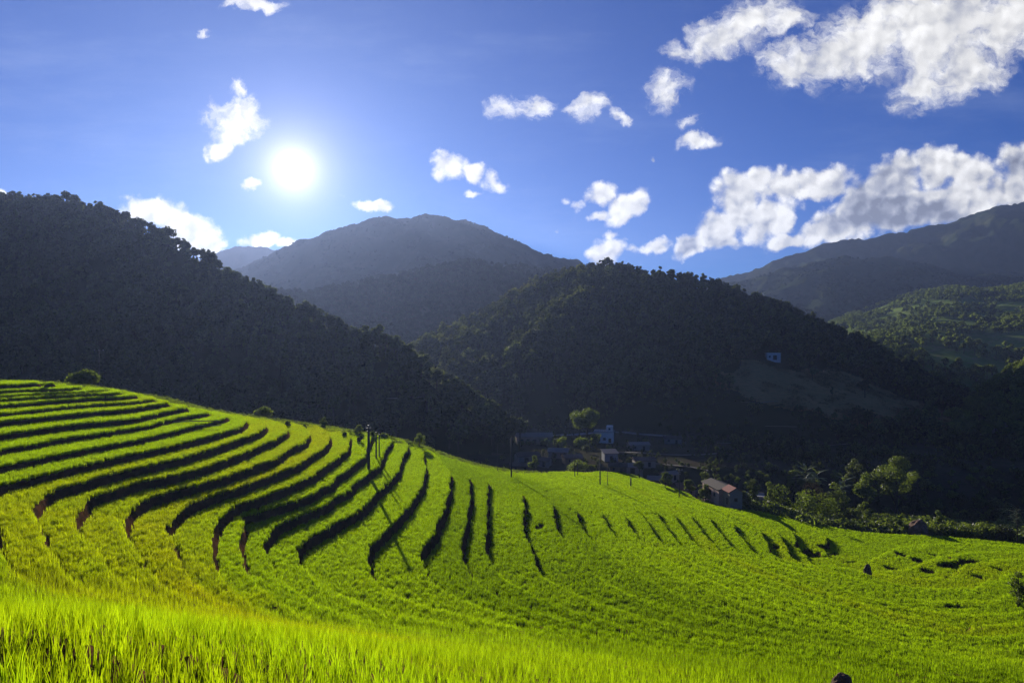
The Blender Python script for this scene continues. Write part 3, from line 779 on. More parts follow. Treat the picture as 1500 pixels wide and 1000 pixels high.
# single trees along the crest of the left hill
hA, hB, hI = np.array(HILLS[0]['crest'], float), np.array(HILLS[1]['crest'], float), np.array(HILLS[8]['crest'], float)
def crest_y(c, u): return float(np.interp(u, c[:, 0], c[:, 2]))
us = [4, 18, 33, 44, 58, 70, 84, 97, 108, 121, 133, 147, 160, 170, 183, 196, 208, 222, 234, 247, 259, 272, 284, 297, 309, 321, 334, 346, 358, 371, 384, 396, 409]
kinds = ['round', 'tall', 'round', 'umbrella']
for i, u in enumerate(us):
    y = crest_y(hA, u) - rng.uniform(0, 5)
    kd = kinds[i % 4]
    tree('hill_tree', kd, at(u, y), y, rng.uniform(11, 17), 'dark %s tree on the left hill crest, %s from the left end' % ({'round': 'round-headed', 'tall': 'high-crowned', 'umbrella': 'flat-topped'}[kd], ordinal(i + 1)), 'tree', 'trees along the crest of the left hill', hw=0.78 if kd != 'tall' else 0.6, seed=i % 6, leaf=0.10, n=48)
us = [422, 436, 447, 460, 473, 484, 496, 507, 521, 534, 546, 556, 569, 581, 592, 604, 617, 629, 640, 655, 668, 684, 699, 716, 732, 748, 762]
for i, u in enumerate(us):
    y = crest_y(hA, u) - rng.uniform(0, 6)
    kd = kinds[(i * 3 + 1) % 3]
    tree('hill_tree', kd, at(u, y), y, rng.uniform(11, 18) * (1.0 if u < 600 else 0.85), 'dark %s tree on the falling nose of the left hill, %s going down' % ({'round': 'round-headed', 'tall': 'high-crowned'}[kd], ordinal(i + 1)), 'tree', 'trees along the nose of the left hill', hw=0.75 if kd == 'round' else 0.58, seed=i % 6 + 1, leaf=0.09, n=60)
us = [806, 822, 837, 852, 866, 879, 888, 902, 917, 931, 944, 957, 970, 983, 996, 1008, 1020, 1034, 1049, 1064, 1078, 1092, 1106, 1121, 1136, 1152, 1167, 1183, 1199, 1216, 1234, 1252, 1270, 1288, 1306]
big = {888: 17.0, 983: 15.0, 1008: 14.5, 1020: 13.0, 1152: 14.0, 866: 12.0}
for i, u in enumerate(us):
    y = crest_y(hB, u) - rng.uniform(0, 6)
    kd = 'umbrella' if u in (888, 1152, 1008) else kinds[(i * 2 + i // 3) % 3]
    H = big.get(u, rng.uniform(8.5, 13.0))
    tree('hill_tree', kd, at(u, y), y, H, 'dark %s tree on the centre hill crest, %s from its summit end' % ({'round': 'round-headed', 'tall': 'high-crowned', 'umbrella': 'tall spreading'}[kd], ordinal(i + 1)), 'tree', 'trees along the crest of the centre hill', hw=0.8 if kd != 'tall' else 0.6, seed=i % 6 + 2, leaf=0.10, n=48)
# trees standing alone on the meadow
for u, y, H, lab in [(1267, 395, 10.5, 'dark spreading tree standing alone in the middle of the dim meadow'), (1190, 418, 8, 'small dark tree at the upper edge of the dim meadow'), (1219, 392, 5.5, 'thin dark tree on the meadow, left of the spreading one')]:
    tree('meadow_tree', 'umbrella' if H > 7 else 'slender', at(u, y), y, H, lab, hw=0.8 if H > 7 else 0.4, seed=9, leaf=0.07)
for u, y, H, lab in [(1400, 372, 11, 'yellow green sunlit tree at the foot of the right hill'), (1446, 400, 12, 'bright leafy tree on the right hill, left of the edge one'), (1478, 385, 13, 'big bright round tree on the right hill by the picture edge'), (1424, 395, 9, 'shorter round tree low on the right hill slope')]:
    tree('valley_tree', 'round', at(u, y), y, H, lab, m='lit_leaf', hw=0.85, seed=11 + int(u) % 3, leaf=0.07)

# ------------------------------------------------------------------ shrubs and trees by top, width and distance
EDGE = lambda u, y: y * (1.18 if 140 < y < 216 and u > 760 else 1.0)
def plant(name, kind, u, vtop, wpx, y, label, cat='shrub', m='lit_leaf', group=None, seed=0, leaf=0.8, n=150, minh=0.8):
    y = EDGE(u, y); x = at(u, y); z = ground_z(x, y)
    H = max((500 - vtop) / F * y - z, minh); Wd = wpx / F * y
    t = thing(name, label, cat, (x, y, z), 0, group)
    cr, tk = tree_parts(kind, H, Wd, 300 + seed + int(u), leaf, n)
    part('foliage' if kind == 'bush' else 'crown', cr, M[m], t); part('stems' if kind == 'bush' else 'trunk', tk, M['bark'], t, True)
    return t
plant('ridge_shrub', 'round', 120, 543, 46, 163, 'wide leafy shrub on the top left ridge beside the pole', leaf=0.8, n=110, m='grass_leaf', seed=1)
plant('ridge_shrub', 'round', 386, 595, 32, 184, 'round dark shrub on the ridge line above the terraces', leaf=0.6, n=90)
for u, vt, w, y, lab in [(421, 616, 8, 158, 'small dark bush on the ridge terrace, leftmost of the row of tufts'), (446, 621, 8, 156, 'small dark bush on the ridge terrace, second of the row of tufts'), (474, 610, 15, 167, 'pointed grey green shrub on the ridge line left of the tall pole'),
        (505, 632, 8, 154, 'tiny bush on the terrace between the pointed shrub and the tall pole'), (527, 634, 9, 151, 'low black bush just left of the tall pole'), (526, 622, 15, 167, 'pale round shrub on the ridge line just left of the tall pole'),
        (546, 631, 8, 166, 'small pale bush on the ridge between the poles'), (563, 634, 14, 167, 'low feathery bush on the ridge right of the thin poles'), (614, 633, 22, 178, 'loose grey green shrub behind the ridge, left of the road')]:
    plant('ridge_shrub', 'bush', u, vt, w, float(np.interp(u, crest_u, crest_d)) - (163 - y if y < 165 else -3), lab, leaf=0.30, n=80, m='lit_leaf' if u not in (421, 446, 527) else 'forest_leaf', group='shrubs along the ridge line')
plant('village_tree', 'round', 860, 596, 42, 330, 'big round tree beside the white house and the road', 'tree', leaf=0.75, n=260)
plant('village_shrub', 'bush', 783, 666, 20, 235, 'sunlit round bush just beyond the field edge', leaf=0.4, n=170)
for u, vt, w, y, lab in [(800, 641, 22, 318, 'bright low bush below the long tan building'), (823, 640, 26, 316, 'bright bushy shrub between tan building and round tree'), (852, 640, 30, 318, 'leafy shrub under the big round tree'), (872, 634, 22, 322, 'dark shrub left of the white house'), (893, 652, 12, 300, 'thin shrub below the white house')]:
    plant('village_shrub', 'bush', u, vt, w, y, lab, leaf=0.55, n=130)
plant('village_shrub', 'bush', 846, 676, 34, 212, 'grey green bush behind the pair of thin posts', leaf=0.4, n=170)
plant('village_shrub', 'bush', 866, 680, 18, 210, 'small yellow green bush at the field edge right of the posts', leaf=0.35, n=120)
plant('village_tree', 'umbrella', 937, 674, 20, 203, 'small tree with round head at the end of the far field', 'tree', leaf=0.35, n=160, m='forest_leaf')
plant('village_tree', 'slender', 1050, 653, 16, 200, 'tall slender tree rising above the small houses', 'tree', leaf=0.4, n=120)
plant('village_shrub', 'bush', 1031, 682, 18, 196, 'round bush left of the slender tree', leaf=0.35, n=140)
plant('village_shrub', 'bush', 1052, 684, 14, 194, 'yellow bush at the foot of the slender tree', leaf=0.35, n=120)
plant('valley_tree', 'round', 1313, 666, 62, 196, 'large spreading tree with dense crown at the valley edge', 'tree', leaf=0.5, n=420)
plant('valley_tree', 'round', 1268, 690, 36, 190, 'smaller rounded tree left of the large spreading tree', 'tree', leaf=0.45, n=240)
plant('valley_tree', 'round', 1252, 670, 30, 208, 'dark rounded tree behind the second banana clump', 'tree', leaf=0.5, n=160, m='forest_leaf')
BUSH = [(1103, 700, 26, 186, 'low_lit', 'dark bush right of the red roofed annex'), (1126, 704, 24, 188, 'x', 'round bush between the annex and the bright thicket'), (1148, 709, 52, 184, 'g', 'bright green thicket of arching plants'), (1185, 721, 60, 178, 'g', 'broad bright thicket in front of the dry plant'),
        (1212, 728, 44, 176, 'g', 'bright low thicket right of the broad one'), (1222, 704, 40, 188, 'x', 'olive shrub right of the dry drooping plant'), (1244, 742, 36, 170, 'x', 'olive spiky shrub at the field edge'), (1268, 734, 26, 172, 'x', 'upright shrub with yellow tips at the field edge'),
        (1090, 718, 22, 178, 'x', 'small bush in front of the annex wall'), (1312, 757, 22, 162, 'x', 'small leafy plant left of the brown boulder'), (1374, 746, 22, 164, 'x', 'flat topped little shrub above the boulder bank'), (1392, 768, 40, 158, 'x', 'low row of weeds right of the boulder'),
        (1438, 763, 46, 157, 'x', 'round bush at the right end of the field edge'), (1470, 766, 40, 155, 'd', 'dark bush under the feathery tree'), (1492, 836, 30, 118, 'g', 'leafy bush inside the field at the right edge'), (1010, 702, 18, 192, 'x', 'small shrub right of the cross armed pole'), (975, 690, 22, 196, 'x', 'weedy shrub left of the cross armed pole'),
        (1034, 708, 22, 184, 'x', 'dark shrub against the pink house wall')]
for i, (u, vt, w, y, k, lab) in enumerate(BUSH):
    plant('field_edge_shrub', 'bush', u, vt, w, y, lab, leaf=0.42 if y > 150 else 0.25, n=130, m={'g': 'grass_leaf', 'd': 'forest_leaf'}.get(k, 'lit_leaf'), group='shrubs along the far field edge', seed=i)
# feathery tree at the right edge: long arching sprays
def spray_plant(name, u, vtop, y, nb, length, lab, m, cat='plant', droop=0.5, wid=0.16, leaflets=True, base_h=0.0, seed=0):
    y = EDGE(u, y); rs = random.Random(seed); x = at(u, y); z = ground_z(x, y)
    H = (500 - vtop) / F * y - z
    V, Fc = [], []; stem = []
    for i in range(nb):
        a = rs.uniform(0, 6.28); b = rs.uniform(base_h, 0.75) * H; ln = length * rs.uniform(0.7, 1.2)
        up = rs.uniform(0.35, 1.1); p = [0, 0, b]; el = up; prev = None; path = [(0, 0, b)]
        for s in range(1, 9):
            el -= droop * 0.25 * rs.uniform(0.7, 1.3); st = ln / 8
            p = [p[0] + math.cos(a) * math.cos(el) * st, p[1] + math.sin(a) * math.cos(el) * st, min(p[2] + math.sin(el) * st, H)]
            path.append(tuple(p))
        if leaflets:
            for s in range(1, 9):
                for sd in (-1, 1):
                    q = path[s]; w = wid * 3.2 * (1 - abs(s - 4) / 7)
                    nx, ny = -math.sin(a) * sd, math.cos(a) * sd; c0 = len(V); e = 0.14
                    V += [(q[0] - math.cos(a) * e, q[1] - math.sin(a) * e, q[2]), (q[0] + math.cos(a) * e, q[1] + math.sin(a) * e, q[2]), (q[0] + nx * w + math.cos(a) * 0.25, q[1] + ny * w + math.sin(a) * 0.25, q[2] - 0.12)]
                    Fc.append((c0, c0 + 1, c0 + 2))
        else:
            for s in range(9):
                q = path[s]; w = wid * (0.35 + 1.2 * math.sin(math.pi * min(1, (s + .6) / 9))) ; nx, ny = -math.sin(a), math.cos(a); c0 = len(V)
                V += [(q[0] - nx * w, q[1] - ny * w, q[2] - w * .3), (q[0], q[1], q[2]), (q[0] + nx * w, q[1] + ny * w, q[2] - w * .3)]
                if s: Fc += [(c0 - 3, c0 - 2, c0 + 1, c0), (c0 - 2, c0 - 1, c0 + 2, c0 + 1)]
        stem.append(tube([path[0], path[3]], [0.05, 0.03], 4))
    t = thing(name, lab, cat, (x, y, z))
    stem.append(tube([(0, 0, -0.5), (0.05, 0.02, H * 0.45), (0.0, 0.06, H * 0.8)], [0.16, 0.12, 0.05], 6))
    part('fronds' if leaflets else 'leaves', (V, Fc), M[m], t); part('stem', merge(*stem), M['bark'], t, True)
spray_plant('feathery_tree', 1490, 728, 150, 46, 4.2, 'feathery green tree with arching fronds at the right picture edge', 'banana_leaf', 'tree', droop=0.5, base_h=0.25, seed=1)
spray_plant('banana_plant', 1180, 664, 200, 20, 4.6, 'banana clump with pale upright leaves above the dry plant', 'banana_leaf', 'banana plant', droop=0.42, wid=0.34, leaflets=False, base_h=0.5, seed=2)
spray_plant('banana_plant', 1196, 668, 203, 18, 4.2, 'banana clump directly right of the tallest banana clump', 'banana_leaf', 'banana plant', droop=0.45, wid=0.32, leaflets=False, base_h=0.5, seed=3)
spray_plant('banana_plant', 1236, 678, 200, 16, 3.8, 'shorter banana clump left of the dark rounded tree', 'banana_leaf', 'banana plant', droop=0.45, wid=0.30, leaflets=False, base_h=0.5, seed=4)
spray_plant('banana_plant', 1232, 697, 192, 10, 3.2, 'low banana plant with one shiny leaf beside the dry plant', 'banana_leaf', 'banana plant', droop=0.5, wid=0.28, leaflets=False, base_h=0.4, seed=5)
spray_plant('dry_palm', 1193, 692, 190, 44, 4.6, 'dry brown drooping plant in front of the banana clumps', 'dry_leaf', 'plant', droop=1.0, base_h=0.5, seed=6)
spray_plant('palm_bush', 1425, 748, 172, 16, 3.4, 'dim palm bush in the shade behind the right field edge', 'forest_leaf', 'palm', droop=0.6, base_h=0.2, seed=7)

# ------------------------------------------------------------------ grass and weeds on the banks beyond the rice
grass_p = [rice_clump('bank_grass', 22, 0.6, 0.35, 1.1, 0.09, 2, rr) for _ in range(4)]
for m_ in grass_p: m_.materials[0] = M['grass_leaf']
weed_p = []
for i in range(4):
    rs = np.random.default_rng(500 + i)
    v_, f_ = leaf_cloud([rs.normal(size=3) * np.array([.5, .5, .25]) + np.array([0, 0, .55]) for _ in range(5)], [0.45] * 5, 26, 0.28, rs)
    weed_p.append(mesh_only('weed', v_, f_.tolist(), [M['lit_leaf']]))
n = 60000
x = rng.uniform(-120, 172, n); y = rng.uniform(135, 219, n)
u_ = x / y * F + 750
dcr = y - np.interp(u_, crest_u, crest_d)
m = (dcr > -2.5) & (dcr < np.where(u_ > 900, 45, 12)) & (rng.random(n) < np.where(dcr < 0, 0.25, 0.75))
x, y, u_ = x[m], y[m], u_[m]
z = sample_grid(FIELD_Z, x, y); n = len(x)
isw = rng.random(n) < np.where(u_ > 900, 0.45, 0.10)
scatter('bank_weeds', np.stack([x, y, z - 0.05], 1), rng.uniform(0, 6.28, n), rng.uniform(0.6, 1.5, n) * np.where(u_ > 1085, 1.9, np.where(u_ > 900, 1.1, 0.6)), np.where(isw, 4, 0) + rng.integers(0, 4, n), grass_p + weed_p, rng.normal(0, .08, (n, 2)), None, 'wild grass and weeds on the banks beyond the rice')
print('weeds', n)

dry_p = [rice_clump('dry_tuft', 16, 0.9, 0.4, 1.2, 0.22, 1, rr) for _ in range(3)]
for m_ in dry_p: m_.materials[0] = M['dry_leaf']
n = 16000
x = MEADOW[0] + rng.uniform(-80, 80, n); y = MEADOW[1] + rng.uniform(-60, 60, n)
z, idx = land(x, y); m = (idx == 1) & in_meadow(x, y) & (fbm(x / 9, y / 9, 3, 95) > 0.10)
x, y, z = x[m], y[m], z[m]; n = len(x)
scatter('dry_grass', np.stack([x, y, z], 1), rng.uniform(0, 6.28, n), rng.uniform(0.6, 1.4, n), rng.integers(0, 3, n), dry_p, None, None, 'dry grass growing over the dim meadow')

# ------------------------------------------------------------------ simple paints for built things
def paint(name, c, rough=0.7, scale=6.0, amt=0.25, metal=0.0):
    m, t, o = mat(name)
    p = t.new('ShaderNodeTexCoord').outputs['Object']
    nz = t.noise(p, scale, 5, 0.6)
    c2 = tuple(q * (1 - amt) for q in c); c1 = tuple(min(1, q * (1 + amt * 0.5)) for q in c)
    b = t.new('ShaderNodeBsdfPrincipled')
    t.put(b.inputs['Base Color'], t.mix(t.smooth(nz, 0.3, 0.7), (*c2, 1), (*c1, 1)))
    b.inputs['Roughness'].default_value = rough; b.inputs['Metallic'].default_value = metal; b.inputs['Specular IOR Level'].default_value = 0.15
    bp = t.new('ShaderNodeBump'); bp.inputs['Strength'].default_value = 0.3; bp.inputs['Distance'].default_value = 0.03
    t.put(bp.inputs['Height'], nz); t.l.new(bp.outputs[0], b.inputs['Normal'])
    t.l.new(b.outputs[0], o.inputs[0]); M[name] = m
paint('concrete', (0.30, 0.29, 0.27)); paint('pole_concrete', (0.07, 0.065, 0.06)); paint('whitewash', (0.80, 0.74, 0.64)); paint('pink_wall', (0.56, 0.37, 0.30))
paint('tan_wall', (0.48, 0.34, 0.22)); paint('grey_wall', (0.30, 0.25, 0.19)); paint('timber', (0.16, 0.11, 0.07)); paint('red_roof', (0.22, 0.045, 0.032)); paint('grey_roof', (0.25, 0.20, 0.155))
paint('dark_roof', (0.075, 0.055, 0.04)); paint('brown_roof', (0.19, 0.115, 0.07)); paint('opening', (0.02, 0.02, 0.025), 0.3); paint('iron', (0.10, 0.09, 0.09), 0.5)
paint('path_soil', (0.15, 0.13, 0.10)); paint('asphalt', (0.26, 0.235, 0.20)); paint('stone', (0.20, 0.12, 0.08), 0.9, 1.2, 0.5); paint('ceramic', (0.45, 0.43, 0.40), 0.3); paint('bamboo', (0.34, 0.27, 0.16)); paint('blue_wash', (0.55, 0.54, 0.52))

def box(x0, x1, y0, y1, z0, z1):
    V = [(x, y, z) for x in (x0, x1) for y in (y0, y1) for z in (z0, z1)]
    return V, [(0, 1, 3, 2), (4, 6, 7, 5), (0, 4, 5, 1), (2, 3, 7, 6), (0, 2, 6, 4), (1, 5, 7, 3)]
def house(name, u, y, w, d, h, rot, wall, roof, label, rise=1.2, shed=False, wins=(), doors=(), z=None, cat='house', eave=0.45, flat=False, group=None, extra=None):
    """w along local x (ridge direction), d along local y; windows and doors as (side, centre, width, sill, height)"""
    y = EDGE(u, y); x = at(u, y); z = ground_z(x, y) if z is None else z
    t = thing(name, label, cat, (x, y, z), rot, group)
    a, b = w / 2, d / 2
    if flat: wv, wf = box(-a, a, -b, b, -2.5, h)
    elif shed:
        wv = [(-a, -b, -2.5), (a, -b, -2.5), (a, b, -2.5), (-a, b, -2.5), (-a, -b, h), (a, -b, h), (a, b, h + rise), (-a, b, h + rise)]
        wf = [(0, 1, 5, 4), (1, 2, 6, 5), (2, 3, 7, 6), (3, 0, 4, 7), (4, 5, 6, 7)]
    else:
        wv = [(-a, -b, -2.5), (a, -b, -2.5), (a, b, -2.5), (-a, b, -2.5), (-a, -b, h), (a, -b, h), (a, b, h), (-a, b, h), (-a, 0, h + rise), (a, 0, h + rise)]
        wf = [(0, 1, 5, 4), (1, 2, 6, 9, 5), (2, 3, 7, 6), (3, 0, 4, 8, 7), (4, 5, 9, 8), (7, 8, 9, 6)]
    part('wall', (wv, wf), M[wall], t)
    e, th = eave, 0.14
    if flat: rv = box(-a - e, a + e, -b - e, b + e, h + 0.003, h + 0.003 + th * 1.6)
    elif shed:
        k = rise / d
        y0, y1 = -b - e, b + e; z0, z1 = h - e * k + 0.02, h + rise + e * k + 0.02
        rv = ([(-a - e, y0, z0), (a + e, y0, z0), (a + e, y1, z1), (-a - e, y1, z1), (-a - e, y0, z0 + th), (a + e, y0, z0 + th), (a + e, y1, z1 + th), (-a - e, y1, z1 + th)], [(3, 2, 1, 0), (4, 5, 6, 7), (0, 1, 5, 4), (1, 2, 6, 5), (2, 3, 7, 6), (3, 0, 4, 7)])
    else:
        k = rise / b; zo = h - e * k + 0.02
        prof = [(-b - e, zo), (0, h + rise + 0.02), (b + e, zo), (b + e, zo + th), (0, h + rise + 0.02 + th), (-b - e, zo + th)]
        V = [(sx * (a + e), py, pz) for sx in (-1, 1) for py, pz in prof]
        Fc = [(0, 1, 7, 6), (1, 2, 8, 7), (2, 3, 9, 8), (3, 4, 10, 9), (4, 5, 11, 10), (5, 0, 6, 11), (0, 5, 4, 1), (1, 4, 3, 2), (6, 7, 10, 11), (7, 8, 9, 10)]
        rv = (V, Fc)
    part('roof', rv, M[roof], t)
    def opening(side, c, ww, zs, hh, nm):
        p = 0.05
        if side in 'fb':
            s = -1 if side == 'f' else 1; yy_ = s * b
            fr = merge(box(c - ww / 2 - .1, c - ww / 2, min(yy_, yy_ + s * p), max(yy_, yy_ + s * p), zs, zs + hh), box(c + ww / 2, c + ww / 2 + .1, min(yy_, yy_ + s * p), max(yy_, yy_ + s * p), zs, zs + hh), box(c - ww / 2 - .1, c + ww / 2 + .1, min(yy_, yy_ + s * p * 1.2), max(yy_, yy_ + s * p * 1.2), zs + hh, zs + hh + .1))
            pn = box(c - ww / 2, c + ww / 2, min(yy_, yy_ + s * 0.02), max(yy_, yy_ + s * 0.02), zs, zs + hh)
        else:
            s = -1 if side == 'l' else 1; xx_ = s * a
            fr = merge(box(min(xx_, xx_ + s * p), max(xx_, xx_ + s * p), c - ww / 2 - .1, c - ww / 2, zs, zs + hh), box(min(xx_, xx_ + s * p), max(xx_, xx_ + s * p), c + ww / 2, c + ww / 2 + .1, zs, zs + hh), box(min(xx_, xx_ + s * p * 1.2), max(xx_, xx_ + s * p * 1.2), c - ww / 2 - .1, c + ww / 2 + .1, zs + hh, zs + hh + .1))
            pn = box(min(xx_, xx_ + s * 0.02), max(xx_, xx_ + s * 0.02), c - ww / 2, c + ww / 2, zs, zs + hh)
        o = part(nm, pn, M['opening'], t); part('frame', fr, M['timber'], o)
    for q in wins: opening(*q, 'window')
    for q in doors: opening(*q, 'door')
    return t
main_h = house('farmhouse', 1054, 184, 12.5, 6.0, 4.3, R(97), 'pink_wall', 'dark_roof', 'pale pink walled house with a dark low roof beyond the field edge', rise=0.9, z=-50.0, wins=[('b', -3, 1.1, 1.6, 1.2), ('b', 0.2, 1.1, 1.6, 1.2)], doors=[('b', 3.2, 1.2, 0.2, 2.1)])
house('annex', 1073, 176.5, 4.6, 4.0, 4.2, R(97), 'grey_wall', 'red_roof', 'small grey annex with a rusty red roof beside the pink house', rise=1.1, z=-49.5, cat='shed', wins=[('l', 0, 0.9, 1.2, 1.0)], doors=[('b', -0.6, 0.9, 0.1, 1.9)])
wh = house('white_house', 885, 336, 9.0, 7.0, 5.2, R(-12), 'whitewash', 'concrete', 'white flat roofed house with a raised corner beside the road', flat=True, wins=[('f', -2.4, 1.2, 1.2, 1.3), ('f', 0.4, 1.2, 1.2, 1.3), ('l', 0, 1.2, 1.2, 1.3)], doors=[('f', 3.0, 1.1, 0.1, 2.1)])
tw = part('stair_tower', box(1.2, 4.2, -2.6, 2.4, 5.43, 8.0), M['whitewash'], wh); part('window', box(2.2, 3.2, -2.63, -2.6, 6.2, 7.2), M['opening'], tw)
rail = [box(-4.3 + i * 1.05, -4.22 + i * 1.05, -3.4, -3.32, 5.43, 6.4) for i in range(6)] + [box(-4.36, 1.2, -3.42, -3.30, 6.4, 6.48)]
part('railing', merge(*rail), M['whitewash'], wh)
house('brown_house', 1001, 206, 6.6, 5.0, 3.0, R(20), 'grey_wall', 'brown_roof', 'little brown gabled house left of the slender tree', rise=1.5, wins=[('f', -1.4, 0.9, 1.1, 1.0)], doors=[('f', 1.2, 0.9, 0.1, 1.9)])
house('long_building', 782, 326, 17, 6.5, 3.6, R(4), 'tan_wall', 'grey_roof', 'long tan building beside the road left of the round tree', rise=1.4, wins=[('f', -6, 1.3, 1.2, 1.2), ('f', -3, 1.3, 1.2, 1.2), ('f', 3, 1.3, 1.2, 1.2), ('f', 6, 1.3, 1.2, 1.2)], doors=[('f', 0, 1.4, 0.1, 2.1)])
house('grey_shed', 922, 262, 9.5, 5.5, 2.6, R(-6), 'grey_wall', 'grey_roof', 'low shed with pale grey roof at the near end of the village', rise=1.0, cat='shed', doors=[('f', 1.0, 1.6, 0.1, 2.0)])
house('grey_shed', 772, 276, 9.0, 6.0, 2.8, R(15), 'grey_wall', 'dark_roof', 'dark shed in the shade behind the field near the tall black pole', rise=1.2, cat='shed', doors=[('f', -1.0, 1.6, 0.1, 2.0)])
house('grey_shed', 818, 285, 8.0, 5.0, 2.8, R(-10), 'grey_wall', 'grey_roof', 'small dim shed below the bright bushes of the village', rise=1.1, cat='shed', wins=[('f', 1.5, 0.9, 1.1, 0.9)], doors=[('f', -1.4, 1.0, 0.1, 1.9)])
house('grey_shed', 893, 278, 5.5, 4.5, 3.2, R(8), 'concrete', 'grey_roof', 'narrow grey hut between the white house and the low shed', rise=0.9, shed=True, cat='shed', doors=[('f', 0, 1.0, 0.1, 2.0)])
house('grey_shed', 964, 246, 7.0, 4.5, 2.5, R(-14), 'timber', 'grey_roof', 'wooden shed in the shade left of the brown house', rise=1.0, cat='shed', doors=[('f', 0.8, 1.1, 0.1, 1.9)])
house('hillside_hut', 1132, 452, 8.6, 6.0, 4.4, R(-8), 'blue_wash', 'whitewash', 'pale blue hut with dark doorway alone high on the centre hill', flat=True, cat='hut', eave=0.2, wins=[('f', -2.6, 1.0, 1.6, 1.2)], doors=[('f', 0.7, 2.2, 0.1, 3.0)])
house('distant_house', 1443, 1260, 15, 9, 5, R(5), 'whitewash', 'grey_roof', 'tiny white house high on the farmed hill at right', rise=3, wins=[('f', -4, 2, 2, 2), ('f', 4, 2, 2, 2)], doors=[('f', 0, 2, 0.1, 3)])
for u, y, w, d, h, rt, wl, rf, lab in [
    (762, 262, 8, 5, 2.4, 5, 'timber', 'dark_roof', 'low dark hut directly right of the tall black pole'), (795, 268, 6, 4.5, 2.4, -20, 'grey_wall', 'dark_roof', 'little dark hut behind the sunlit round bush'),
    (838, 272, 7, 5, 2.6, 12, 'timber', 'brown_roof', 'brown hut under the bushy shrubs behind the posts'), (905, 246, 6, 4.5, 2.3, -8, 'timber', 'dark_roof', 'dark lean hut in front of the pale roofed low shed'),
    (943, 268, 8, 5, 2.6, 4, 'grey_wall', 'brown_roof', 'brown roofed hut behind the wooden shed'), (980, 258, 6, 4, 2.3, 25, 'grey_wall', 'grey_roof', 'grey hut between the wooden shed and the brown house'),
    (1026, 246, 7, 5, 2.4, -12, 'timber', 'dark_roof', 'dark hut behind the slender tree'), (1060, 250, 8, 4, 2.2, 6, 'grey_wall', 'dark_roof', 'long dark hut behind the pink house'), (1135, 242, 7, 4.5, 2.2, -10, 'timber', 'brown_roof', 'brown hut left of the tallest banana clump'),
    (935, 310, 9, 5, 2.6, 8, 'grey_wall', 'grey_roof', 'dim grey hut on the valley floor right of the white house'), (985, 330, 8, 5, 2.6, -6, 'grey_wall', 'dark_roof', 'dark hut far back on the shaded valley floor')]:
    house('village_hut', u, y, w, d, h, R(rt), wl, rf, lab, rise=0.9, cat='hut', wins=[('f', -w * .25, 0.8, 1.0, 0.9)], doors=[('f', w * .2, 0.9, 0.1, 1.8)])
# unfinished concrete platform with stub columns
x, y = at(1096, 238), 238; z = ground_z(x, y)
pf = thing('concrete_platform', 'unfinished concrete building frame behind the pink house', 'building', (x, y, z), R(-16))
part('slab', box(-5.5, 5.5, -3.5, 3.5, 3.0, 3.3), M['concrete'], pf); part('parapet', merge(box(-5.5, 5.5, -3.5, -3.3, 3.303, 3.9), box(-5.5, 5.5, 3.3, 3.5, 3.303, 3.9), box(-5.5, -5.3, -3.3, 3.3, 3.303, 3.9)), M['concrete'], pf)
for cx_ in (-5.2, -1.7, 1.7, 5.2):
    for cy_ in (-3.2, 3.2): part('column', box(cx_ - .2, cx_ + .2, cy_ - .2, cy_ + .2, -1.5, 2.997), M['concrete'], pf)
part('back_wall', box(-5.0, 5.0, 2.9, 2.997, -1.5, 2.997), M['grey_wall'], pf)

# ------------------------------------------------------------------ road, paths, meadow strips on the valley floor
def ribbon(name, pts_, w, m, lift=0.12, kind='structure'):
    P_ = []
    for (u, y), (u2, y2) in zip(pts_, pts_[1:]):
        k = 14
        for i in range(k): P_.append((u + (u2 - u) * i / k, y + (y2 - y) * i / k))
    P_.append(pts_[-1])
    X = [(at(u, y), y) for u, y in P_]; V, Fc = [], []
    for i, (x, y) in enumerate(X):
        a, b = X[max(i - 1, 0)], X[min(i + 1, len(X) - 1)]; dx, dy_ = b[0] - a[0], b[1] - a[1]; l = math.hypot(dx, dy_) + 1e-9
        nx, ny = -dy_ / l * w / 2, dx / l * w / 2; zz = max(ground_z(x, y), ground_z(x + nx, y + ny), ground_z(x - nx, y - ny)) + lift
        V += [(x - nx, y - ny, zz), (x + nx, y + ny, zz)]
        if i: Fc.append((2 * i - 2, 2 * i - 1, 2 * i + 1, 2 * i))
    return link_mesh(name, V, Fc, m, kind=kind)
ribbon('road', [(560, 338), (640, 338), (720, 342), (790, 344), (840, 352), (880, 362), (915, 366), (950, 360), (985, 352)], 6.0, M['asphalt'], 0.5)
for q, w in [([(905, 300), (1000, 292), (1060, 300)], 2.2), ([(940, 275), (1040, 262)], 1.8), ([(1085, 380), (1140, 378)], 3.0), ([(1120, 350), (1180, 345)], 2.2), ([(1050, 330), (1130, 322)], 1.6), ([(1180, 320), (1250, 330)], 1.4), ([(1385, 236), (1420, 228), (1460, 232)], 1.6), ([(1440, 340), (1480, 350), (1500, 330)], 4.0)]:
    ribbon('path', q, w, M['path_soil'], 0.25)

